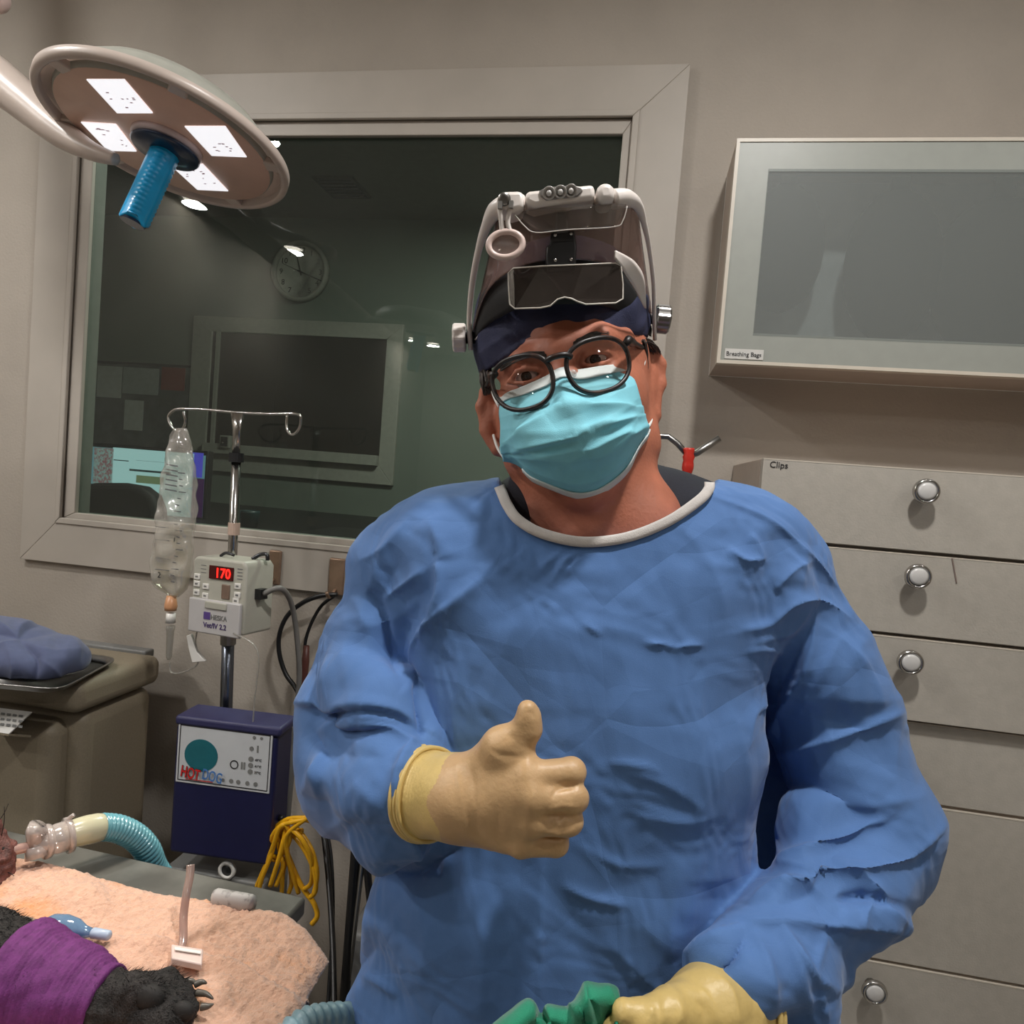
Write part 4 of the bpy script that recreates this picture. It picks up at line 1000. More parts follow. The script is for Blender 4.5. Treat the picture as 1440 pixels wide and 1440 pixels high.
fall = np.clip((sd+.018)/.018, 0, 1)
dr_ = np.clip((P2-B_[:2])@tdir[:2]-.0, 0, None)
V3[:, 2] += und*(1-fall*.5)+.006-.009*fall**2-dr_*.04
nx_, ny_ = len(gx), len(gy); idm = np.arange(nx_*ny_).reshape(nx_, ny_)
Q4 = np.stack([idm[:-1, :-1].ravel(), idm[1:, :-1].ravel(), idm[1:, 1:].ravel(), idm[:-1, 1:].ravel()], 1)
Q4 = Q4[keep[Q4].all(1)]; used = np.unique(Q4); mp = np.full(len(V3), -1); mp[used] = np.arange(len(used))
tw = qobj('towel', V3[used], mp[Q4], towel_mat(), None, cam_frame=False)
s_ = tw.modifiers.new('thick', 'SOLIDIFY'); s_.thickness = .006; s_.offset = -1
tag(tw, 'peach terry towel with orange stains spread over the operating table', 'towel')
# printed roll / packet at the towel's far edge
pk0, pk1 = onZ(300, 1262, TZ+.02), onZ(357, 1272, TZ+.02)
pr = thing('gauze_packet', 'small printed white packet at the far edge of the peach towel', 'packet', (pk0+pk1)/2-np.array([0, 0, .012]))
MB().tube([pk0, pk0+(pk1-pk0)*.08, pk0+(pk1-pk0)*.92, pk1], [.009, .0115, .0115, .010], 16, flat=.75).build('wrapper', mat('packet_grey_white', (176, 174, 172), .5, var=.12, scale=90, col2=(120, 118, 116), lo=.5, hi=.62), pr, True)

# clear suction line with a white pinch clamp over the towel
cl_ = [(268, 1216, .085), (267, 1232, .075), (262, 1258, .06), (258, 1290, .04), (257, 1325, .022), (248, 1350, .014), (236, 1372, .012), (228, 1400, .012)]
pts = [onZ(x, y, TZ+z) for x, y, z in cl_]
ln = thing('suction_line', 'clear tube with a white pinch clamp standing up over the peach towel', 'tube', pts[4]-np.array([0, 0, .022]))
MB().tube(cr(pts, 6), .0045, 10).build('tube', clear_mat('soft_tube', (225, 200, 190), gloss=.08, rough=.15, haze=.5, hazecol=(205, 180, 168)), ln, True)
cq = [onZ(x, y, TZ+.03) for x, y in ((241, 1327), (286, 1334), (284, 1356), (241, 1347))]
MB().poly3(cq, (0, 0, 1), -.008).build('pinch_clamp', mat('clamp_pinkwhite', (214, 192, 184), .35), ln, bevel=.0015)
MB().poly3([cq[0]+(cq[1]-cq[0])*.1+(cq[3]-cq[0])*.35+np.array([0, 0, .0015]), cq[0]+(cq[1]-cq[0])*.9+(cq[3]-cq[0])*.35+np.array([0, 0, .0015]), cq[0]+(cq[1]-cq[0])*.9+(cq[3]-cq[0])*.55+np.array([0, 0, .0015]), cq[0]+(cq[1]-cq[0])*.1+(cq[3]-cq[0])*.55+np.array([0, 0, .0015])], (0, 0, 1), .001).build('clamp_rib', M['white'], ln)
# blue pilot balloon
bz = TZ+.03
b0, b1 = onZ(68, 1302, bz), onZ(112, 1309, bz)
pbn = thing('pilot_balloon', 'small pale blue inflated pilot balloon with its thin line on the peach towel', 'balloon', (b0+b1)/2-np.array([0, 0, .014]))
ax_ = unit(b1-b0); bl_ = MB(); bl_.lathe([(.001, -.028), (.006, -.026), (.0125, -.014), (.0135, 0), (.011, .014), (.006, .024), (.004, .034)], (b0+b1)/2, ax_, 24)
bl_.build('balloon', clear_mat('balloon_blue', (170, 200, 225), gloss=.12, rough=.06, haze=.45, hazecol=(130, 170, 210)), pbn, True)
MB().lathe([(.004, .032), (.0055, .034), (.005, .052), (.003, .054)], (b0+b1)/2, ax_, 16).build('valve', mat('valve_pale_blue', (170, 185, 205), .35), pbn, True)
MB().tube(cr([(b0+b1)/2-ax_*.026, onZ(40, 1292, TZ+.024), onZ(10, 1288, TZ+.03), onZ(-30, 1270, TZ+.05)], 6), .0022, 8).build('line', tubem, pbn, True)

# ================================================================== breathing tube
hs = [(218, 1222, 1.02, .0), (207, 1196, 1.0, 0), (190, 1177, .985, 0), (165, 1165, .965, 0), (140, 1163, .945, 0), (118, 1168, .93, 0), (96, 1175, .915, 0)]
ctr = cr([W(x, y, d) for x, y, d, _ in hs], 16)
bt_ = thing('breathing_hose', 'pale blue corrugated breathing hose with a clear elbow connector over the towel', 'hose', ctr[-1])
rr_ = []; L_ = 0
cn = int(len(ctr)*.80)
for i in range(len(ctr)): rr_.append(.0165+.0014*math.sin(i*1.9))
ext = [W(260, 1275, 1.06), W(240, 1250, 1.045)]
hosem = clear_mat('hose_blue', (150, 205, 215), gloss=.06, rough=.2, haze=.66, hazecol=(122, 190, 204))
full = cr(ext+[W(x, y, d) for x, y, d, _ in hs[:5]], 22)
MB().tube(full, [.0165+.0016*math.sin(i*1.57) for i in range(len(full))], 24).build('corrugated_tube', hosem, bt_, True)
cuf = cr([W(x, y, d) for x, y, d in ((144, 1163, .948), (118, 1168, .93), (90, 1176, .912))], 8)
MB().tube(cuf, [.017, .0185, .0185, .018, .017, .0165], 24).build('cuff', clear_mat('cuff_cream', (235, 230, 205), gloss=.06, rough=.2, haze=.7, hazecol=(222, 218, 186)), bt_, True)
el_ = [W(x, y, d) for x, y, d in ((100, 1173, .918), (78, 1180, .905), (62, 1184, .895), (44, 1190, .885))]
elm = clear_mat('elbow_clear', (244, 236, 232), gloss=.1, rough=.1, haze=.42, hazecol=(232, 222, 216))
MB().tube(el_, [.0195, .0185, .015, .0135], 24).tube([el_[0]-unit(el_[1]-el_[0])*.0, el_[0]+unit(el_[1]-el_[0])*.006], .0225, 24).tube([el_[2], el_[2]+unit(el_[1]-el_[2])*.006], .021, 24).build('elbow', elm, bt_, True)
MB().tube([W(52, 1188, .888), W(50, 1168, .885), W(54, 1163, .885)], [.011, .011, .012], 16).tube([W(50, 1190, .885), W(52, 1206, .883)], [.011, .013], 16).build('side_ports', elm, bt_, True)
MB().tube(cr([W(92, 1160, .912), W(98, 1150, .912), W(104, 1146, .912)], 4), .0026, 8).build('cap_strap', elm, bt_, True)
MB().tube(cr([W(46, 1190, .886), W(30, 1193, .875), W(12, 1197, .865), (W(-15, 1201, .855))], 5), .0062, 14).build('airway_tube', clear_mat('airway_clear', (235, 205, 195), gloss=.1, rough=.12, haze=.5, hazecol=(225, 190, 178)), bt_, True)

# pale blue hose at the foot of the picture
hb = cr([W(392, 1470, .62), W(425, 1442, .64), W(460, 1434, .66), W(500, 1436, .69), W(540, 1470, .73)], 14)
tag(MB().tube(hb, [.0125+.0016*math.sin(i*1.57) for i in range(len(hb))], 20).build('corrugated_hose', mat('hose_grey_blue', (120, 148, 158), .4), None, True), 'grey-blue corrugated hose beside the table at the bottom edge', 'hose')

# ================================================================== surgical lamp
LN = unit(c2w(np.array([-.213, -.972, -.098]))-CAM); LC = W(236.1, 199.6, 1.0); RR = .166
sl = thing('surgical_lamp', 'round ceiling-arm surgical lamp with a blue handle and four lit panels', 'lamp', LC)
dn = LN
MB().lathe([(.001, -.062), (.07, -.060), (.115, -.05), (.138, -.03), (.143, -.008), (.141, .0)], LC, dn, 64).build('housing', mat('lamp_grey', (176, 176, 166), .38), sl, True)
MB().lathe([(.1405, -.002), (.1395, .0015), (.001, .0016)], LC, dn, 64).build('face', M['lampface'], sl, True)
tor = []
for k in range(64):
    t = 2*math.pi*k/64; up = np.array([0, 0, 1.0]); u_ = unit(np.cross(up, dn)); w_ = np.cross(dn, u_); tor.append(LC+(RR-.0062)*(math.cos(t)*u_+math.sin(t)*w_)-dn*.003)
MB().lathe([(.1555, -.008), (.1555, .001), (.158, .0035), (.163, .0035), (.166, .0), (.166, -.009), (.16, -.0115), (.1555, -.008)], LC, dn, 96).build('ring_handle', M['lampwhite'], sl, True)
angs = []
for (x, y) in ((83, 92), (252, 118), (388, 236), (150, 228), (62, 168), (330, 285)):
    p = onPlane(x, y, LC, dn)-LC; e = unit(p); s2_ = np.cross(dn, e); MB().hexa([LC+e*r_+s2_*w3+dn*z_ for z_ in (-.008, .0018) for r_, w3 in ((.137, -.012), (.157, -.010), (.157, .010), (.137, .012))]).build('spoke', M['lampwhite'], sl, False, .002)
ledm = mat('led_panel', (255, 255, 255), .3, emit=(250, 250, 255), es=.85)
for qd in (((122, 111), (175, 111), (215, 158), (165, 158)), ((114, 171), (163, 174), (192, 212), (152, 211)), ((260, 177), (317, 177), (347, 220), (298, 218)), ((244, 235), (285, 230), (321, 268), (278, 266))):
    pl_ = [onPlane(x, y, LC+dn*.0018, dn) for x, y in qd]
    lp = MB().poly3(pl_, dn, .0014).build('light_panel', ledm, sl)
    mk_ = MB(); c_ = sum(pl_)/4; rl = random.Random(int(qd[0][0]))
    for _ in range(9):
        s_, t_ = rl.uniform(.12, .82), rl.uniform(.12, .82)
        p = (pl_[0]*(1-s_)+pl_[1]*s_)*(1-t_)+(pl_[3]*(1-s_)+pl_[2]*s_)*t_; e1 = (pl_[1]-pl_[0])*rl.uniform(.04, .09); e2 = (pl_[3]-pl_[0])*.025+(pl_[1]-pl_[0])*rl.uniform(-.03, .03)
        mk_.poly3([p+dn*.0014, p+e1+dn*.0014, p+e1+e2+dn*.0014, p+e2+dn*.0014], dn, .0003)
    mk_.build('lens_detail', mat('lens_grey', (150, 120, 128), .4, emit=(140, 110, 118), es=.35), lp)
MB().lathe([(.047, .001), (.047, .006), (.044, .010), (.03, .012)], LC, dn, 48).build('collar', mat('collar_pinkwhite', (205, 190, 190), .3), sl, True)
MB().lathe([(.03, .010), (.0445, .0115), (.0455, .0135), (.043, .0165), (.022, .019), (.001, .019)], LC, dn, 48).build('flange', M['navyf'], sl, True)
hx = unit(onPlane(191, 302, LC+dn*.115, dn)-LC-dn*.012)
u_ = unit(np.cross(np.array([0, 1.0, 0]), hx)); w_ = np.cross(hx, u_); V, Fc = [], []; n = 40; m_ = 66
h0 = LC+dn*.014
for i in range(m_):
    z = .112*i/(m_-1)
    for k in range(n):
        t = 2*math.pi*k/n; fl_ = max(0, math.cos(3*t)); r_ = .0185+.0016*fl_**.6+.0011*(math.sin(z*2*math.pi/.0068) > .1)*fl_
        if i == m_-1: r_ *= .93
        V.append(h0+hx*(z-.004*(math.cos(3*t) if i > m_-3 else 0))+r_*(math.cos(t)*u_+math.sin(t)*w_))
for i in range(m_-1):
    for k in range(n): Fc.append((i*n+k, i*n+(k+1) % n, (i+1)*n+(k+1) % n, (i+1)*n+k))
Fc += [tuple(range(n))[::-1], tuple(range((m_-1)*n, m_*n))]
mesh_obj('handle', V, Fc, M['blueh'], sl, True)
MB().lathe([(.017, .0), (.016, .003), (.001, .003)], h0+hx*.1125, hx, 32).build('handle_end', M['navyf'], sl)
# arm
ap = [W(-330, -150, 1.12), W(-160, 0, 1.09), W(-60, 70, 1.07), W(0, 115, 1.055), W(45, 152, 1.04), W(88, 188, 1.02), W(128, 212, 1.0), W(163, 224, .993)]
MB().tube(cr(ap, 8), [.034, .034, .033, .031, .027, .021, .013, .008], 24).build('arm', M['lampwhite'], sl, True)
MB().ball(W(-8, -4, 1.05), .021, 20).build('arm_joint', mat('arm_joint_pinkwhite', (226, 200, 196), .35), sl, True)
MB().tube([W(-8, -4, 1.05), W(-160, -60, 1.09)], .019, 20).build('upper_arm', M['lampwhite'], sl, True)
MB().tube([ap[0], np.array([ap[0][0]-.05, ap[0][1]+.05, ZC-.05])], .032, 20).tube([W(-160, -60, 1.09), ap[0]+np.array([0, 0, .1])], .02, 16).lathe([(.09, ZC-.06), (.09, ZC)], (ap[0][0]-.05, ap[0][1]+.05, 0), (0, 0, 1), 32).build('ceiling_mount', M['lampwhite'], sl, True)
l = bpy.data.lights.new('surgical_lamp_beam', 'SPOT'); l.energy = 23; l.color = (1, .87, .76); l.spot_size = rad(70); l.spot_blend = .9; l.shadow_soft_size = .09
lo_ = bpy.data.objects.new('surgical_lamp_beam', l)
tgt = onZ(-40, 1290, TZ)
zz = -unit(tgt-(LC+dn*.02)); xx = unit(np.cross(np.array([0, 1.0, 0]), zz)); yy = np.cross(zz, xx); mm = Matrix.Identity(4)
for i in range(3): mm[i][0], mm[i][1], mm[i][2], mm[i][3] = xx[i], yy[i], zz[i], (LC+dn*.13)[i]
link(lo_, sl); lo_.matrix_basis = mm

# ================================================================== dog
fur = mat('black_fur', (30, 26, 25), .75, var=.5, scale=90, bump=1.0, bscale=500)
fd = Field(np.array([-.86, -.66, .5]), np.array([-.23, -.27, 1.06]), .0034)
# forelimb and paw (camera frame anchors)
fd.chain([A(-140, 1400, .70), A(-40, 1375, .70), A(25, 1385, .70), A(85, 1400, .695), A(140, 1412, .69)], [.062, .055, .046, .036, .027], .02)
fd.chain([A(140, 1412, .69), A(180, 1418, .685), A(215, 1418, .68)], [.026, .027, .026], .015)
toes = [((205, 1402, .69), (232, 1387, .70), (247, 1386, .70), .0145), ((212, 1410, .68), (246, 1399, .685), (263, 1401, .685), .0155), ((215, 1424, .668), (250, 1416, .668), (268, 1420, .668), .0155), ((208, 1438, .66), (238, 1440, .655), (252, 1445, .655), .0150)]
for a_, b_, c_, r_ in toes: fd.chain([A(*a_), A(*b_), A(*c_)], [r_, r_*.98, r_*.6], .005)
fd.ell(A(205, 1400, .668), (.02, .016, .012), .006); fd.ell(A(178, 1398, .672), (.012, .01, .01), .006)
# chest, neck and head lie to the left, out of the frame
fd.ell(A(-330, 1360, .82), (.16, .13, .18), .04).chain([A(-300, 1300, .84), A(-190, 1230, .87), A(-120, 1205, .87)], [.085, .07, .055], .04)
fd.ell(A(-90, 1210, .87), (.075, .055, .06), .03).chain([A(-60, 1210, .86), A(-18, 1206, .855)], [.042, .026], .02)
V, Q = fd.mesh(1); N_ = vnorm(V, Q); V = V+N_*(noise3(V, 2, 70, 30)*.0009+noise3(V, 9, 25, 20)*.0009)[:, None]
dg = thing('dog', 'black dog lying on the peach towel, foreleg in a purple bandage, mostly out of frame', 'dog', c2w(A(-330, 1420, .80)))
dgo = qobj('body', V, Q, fur, dg)
Vw = c2w(V); Nw = N_[:, 0:1]*RGT+N_[:, 1:2]*UPV+N_[:, 2:3]*FWD; pq = pxof(V); rs = np.random.RandomState(8)
cand = np.nonzero((pq[:, 0] > -40) & (pq[:, 0] < 262) & (pq[:, 1] > 1260) & (pq[:, 1] < 1475) & ((pq[:, 0] > 128) | (pq[:, 0] < 40)))[0]
hv_, hf_ = [], []; fdir = unit(W(220, 1420, .68)-W(20, 1385, .70))
for i in rs.choice(cand, min(5200, len(cand)), False):
    p = Vw[i]; n0 = Nw[i]; g_ = unit(fdir+n0*.55+rs.normal(size=3)*.3-np.array([0, 0, .15])); L0 = rs.uniform(.004, .010); s_ = unit(np.cross(g_, n0+rs.normal(size=3)*.2))*.00045
    k = len(hv_); hv_ += [p-s_-n0*.0006, p+s_-n0*.0006, p+g_*L0*.6+s_*.6, p+g_*L0+n0*.0005]; hf_ += [(k, k+1, k+2), (k, k+2, k+3)]
mesh_obj('coat', hv_, hf_, fur, dg, False)
fd = Field(A(40, 1320, .70)-np.array([.1, .1, .09]), A(40, 1320, .70)+np.array([.13, .07, .09]), .0022)
fd = Field(np.minimum(A(10, 1460, .72), A(10, 1460, .60))-.02, np.maximum(A(180, 1300, .72), A(180, 1300, .76))+.02, .0022)
fd.chain([A(-40, 1375, .70), A(25, 1385, .70), A(85, 1400, .695), A(150, 1414, .69)], [.0645, .0545, .044, .0332], .01)
x0_, x1_ = A(22, 1385, .70), A(148, 1412, .69); axd = unit(x1_-x0_)
fd.cut(lambda x, y, z: -((x-x0_[0])*axd[0]+(y-x0_[1])*axd[1]+(z-x0_[2])*axd[2]))
fd.cut(lambda x, y, z: ((x-x1_[0])*axd[0]+(y-x1_[1])*axd[1]+(z-x1_[2])*axd[2]))
V, Q = fd.mesh(1); N_ = vnorm(V, Q); s__ = (V-x0_)@axd
V = V+N_*(.0007*np.sin(s__*2*math.pi/.0042)+.0012*np.abs(np.sin(s__*2*math.pi/.034+V[:, 0]*25))+noise3(V, 21, 16, 12)*.0006)[:, None]
qobj('bandage', V, Q, mat('purple_bandage', (98, 36, 100), .8, var=.14, scale=150, bump=.3, bscale=700), dg, label='purple cohesive bandage around the foreleg')
pads = mat('paw_pad', (30, 27, 26), .75, var=.15, scale=120)
for a_ in ((210, 1403, .664, .0165, .013), (240, 1390, .686, .0115, .009), (254, 1404, .673, .0115, .009), (257, 1422, .656, .0115, .009)):
    MB().ball(W(*a_[:3]), (a_[3], a_[3]*.62, a_[4]), 16).build('pad', pads, dg, True)
clawm = mat('claw_horn', (86, 81, 74), .35, var=.15, scale=200)
for a_, b_, c_ in (((258, 1382, .70), (270, 1380, .70), (279, 1386, .698)), ((276, 1396, .685), (290, 1398, .685), (300, 1405, .683)), ((283, 1416, .668), (293, 1415, .668), (300, 1412, .667)), ((275, 1384, .69), (284, 1381, .69), (291, 1383, .69))):
    MB().tube(cr([W(*a_), W(*b_), W(*c_)], 5), [.0034, .0030, .0020, .0007], 10).build('claw', clawm, dg, True)
gum = mat('muzzle_pink_brown', (100, 60, 54), .6, var=.4, scale=160, bump=.8, bscale=500)
fd = Field(A(-60, 1280, .86)-.03, A(20, 1140, .86)+.03, .0022)
fd.chain([A(-40, 1200, .86), A(-14, 1210, .855), A(-10, 1235, .85)], [.026, .021, .019], .02).cone(A(-14, 1165, .86), A(-20, 1190, .86), .013, .018, .02)
V, Q = fd.mesh(1); N_ = vnorm(V, Q); V = V+N_*(noise3(V, 4, 60, 20)*.0012)[:, None]
qobj('muzzle', V, Q, gum, dg, label='reddish muzzle at the picture edge')
wk = MB()
for k, (x0_, y0_, x1_, y1_) in enumerate(((-6, 1160, 12, 1130), (2, 1175, 6, 1134), (4, 1240, 14, 1262), (6, 1225, 20, 1232))):
    wk.tube(cr([W(x0_, y0_, .85), W((x0_+x1_)/2+2, (y0_+y1_)/2, .848), W(x1_, y1_, .846)], 4), [.0007, .0003], 5)
wk.build('whiskers', M['black'], dg, True)
# ================================================================== the surgeon
PS = .93
def PW(px, py, d): return c2w(A(px, py, d)*PS)
def wc(P):
    P = np.asarray(P, float)-CAM; return np.stack([P@RGT, P@UPV, P@FWD], -1)
body_c = c2w(A(815, 1100, .80)*PS)
per = thing('person', 'surgeon in a blue gown and face mask giving a thumbs up with a gloved hand', 'person', (body_c[0], body_c[1], 0))
def pobj(name, V, Q, m, parent=None, label=None):
    return qobj(name, V*PS, Q, m, per if parent is None else parent, True, label)
skin = mat('skin', (176, 107, 82), .55, var=.12, scale=28, bump=.25, bscale=300, sss=.06)
clothm = mat('gown_blue', (84, 121, 176), .78, var=.04, scale=26, bump=.14, bscale=1100, sheen=.15, spec=.3)
def creased(m, scale, dist, thin):
    """sharp thin fold lines of a stiff non-woven cloth"""
    nt = m.node_tree; N = nt.nodes; L = nt.links; b = N['Principled BSDF']; old = b.inputs['Normal'].links[0].from_socket
    tc = N.new('ShaderNodeTexCoord'); nz = N.new('ShaderNodeTexNoise'); nz.inputs['Scale'].default_value = 3.0; nz.inputs['Detail'].default_value = 1
    mx = N.new('ShaderNodeMix'); mx.data_type = 'VECTOR'; mx.inputs[0].default_value = .12
    L.new(tc.outputs['Object'], nz.inputs['Vector']); L.new(tc.outputs['Object'], mx.inputs[4]); L.new(nz.outputs['Color'], mx.inputs[5])
    for sc_, k_ in ((scale, 1.0), (scale*2.3, .4)):
        v = N.new('ShaderNodeTexVoronoi'); v.feature = 'F1'; v.distance = 'EUCLIDEAN'; v.inputs['Scale'].default_value = sc_
        L.new(mx.outputs[1], v.inputs['Vector'])
        v2 = N.new('ShaderNodeTexVoronoi'); v2.feature = 'F2'; v2.inputs['Scale'].default_value = sc_; L.new(mx.outputs[1], v2.inputs['Vector'])
        sb = N.new('ShaderNodeMath'); sb.operation = 'SUBTRACT'; L.new(v2.outputs['Distance'], sb.inputs[0]); L.new(v.outputs['Distance'], sb.inputs[1])
        bp = N.new('ShaderNodeBump'); bp.inputs['Strength'].default_value = thin*k_; bp.inputs['Distance'].default_value = dist/sc_
        L.new(sb.outputs[0], bp.inputs['Height']); L.new(old, bp.inputs['Normal']); old = bp.outputs['Normal']
    L.new(old, b.inputs['Normal'])
creased(clothm, 8.0, .12, .55)
navy = mat('navy_cloth', (20, 23, 36), .8, var=.08, scale=60, bump=.3, bscale=900)
# ---------------- gown
lo, hi = np.array([-.26, -.60, .50]), np.array([.50, .075, .96]); h = .0027
G = Field(lo, hi, h)
ty = [(660, 740, 940, .05, .80), (700, 650, 1050, .085, .80), (740, 598, 1090, .1, .80), (790, 572, 1100, .112, .80), (860, 572, 1086, .122, .80), (950, 574, 1064, .13, .80), (1100, 566, 1056, .135, .80), (1250, 530, 1056, .14, .80), (1350, 508, 1100, .142, .80), (1500, 470, 1180, .145, .80)]
yv = np.array([(720-r[0])*.8/FPX for r in ty])[::-1]
def col_(f): return np.array([f(r) for r in ty])[::-1]
def torso(x, y, z, k=1.0, gx=0.0):
    cx = np.interp(y, yv, col_(lambda r: ((r[1]+r[2])/2-720)*.8/FPX)); a = np.interp(y, yv, col_(lambda r: (r[2]-r[1])/2*.8/FPX))-gx; b = np.interp(y, yv, col_(lambda r: r[3]))-gx
    X = np.abs(x-cx)/a; Z = np.abs(z-.80)/b; p = 2.5
    q = (X**p+Z**p)**(1/p)
    return (q-1)*np.minimum(a, b)
G.custom(torso, lo, hi)
G.chain([A(745, 792, .80), A(640, 782, .80), A(570, 815, .80)], [.076, .072, .064], .04)
G.chain([A(930, 792, .80), A(1030, 790, .80), A(1096, 822, .80)], [.076, .070, .064], .04)
# sleeve of the raised hand
G.chain([A(566, 820, .80), A(535, 910, .80), A(500, 1010, .79), A(506, 1062, .765)], [.062, .064, .063, .064], .02)
G.chain([A(506, 1062, .765), A(560, 1100, .69), A(589, 1111, .667)], [.062, .049, .034], .018)
G.chain([A(520, 1110, .755), A(552, 1162, .69), A(572, 1174, .670)], [.060, .041, .022], .012)
G.chain([A(490, 950, .74), A(545, 985, .72), A(590, 1045, .69)], [.03, .034, .02], .012)
# sleeve of the lowered arm
G.chain([A(1098, 828, .80), A(1140, 920, .80), A(1174, 1020, .80), A(1226, 1165, .78)], [.062, .062, .069, .074], .006)
G.chain([A(1224, 1165, .78), A(1152, 1172, .755)], [.066, .050], .006)
G.chain([A(1050, 900, .89), A(1062, 1050, .90), A(1068, 1300, .90)], [.05, .055, .06], .02)
G.chain([A(1250, 1180, .76), A(1294, 1172, .75)], [.03, .017], .02)
G.chain([A(1200, 1215, .745), A(1130, 1296, .69), A(1032, 1378, .63)], [.060, .051, .041], .010)
G.chain([A(1215, 1270, .72), A(1255, 1303, .70)], [.042, .014], .014)
G.chain([A(1190, 1285, .70), A(1172, 1345, .68)], [.045, .028], .012)
G.chain([A(1120, 1350, .655), A(1130, 1440, .64)], [.034, .03], .012)
cx_ = np.array([560, 700, 708, 712, 718, 732, 765, 820, 880, 940, 985, 1000, 1010, 1200.]); cyv = np.array([640, 684, 690, 704, 716, 730, 749, 762, 756, 734, 705, 690, 684, 640.])
def collar_cut(x, y, z):
    px = 720+FPX*x/z; py = 720-FPX*y/z
    return np.where((px > 702) & (px < 1008), (np.interp(px, cx_, cyv)-py)*.0007, -1.0)
G.cut(collar_cut)
V, Q = G.mesh(1); N_ = vnorm(V, Q)
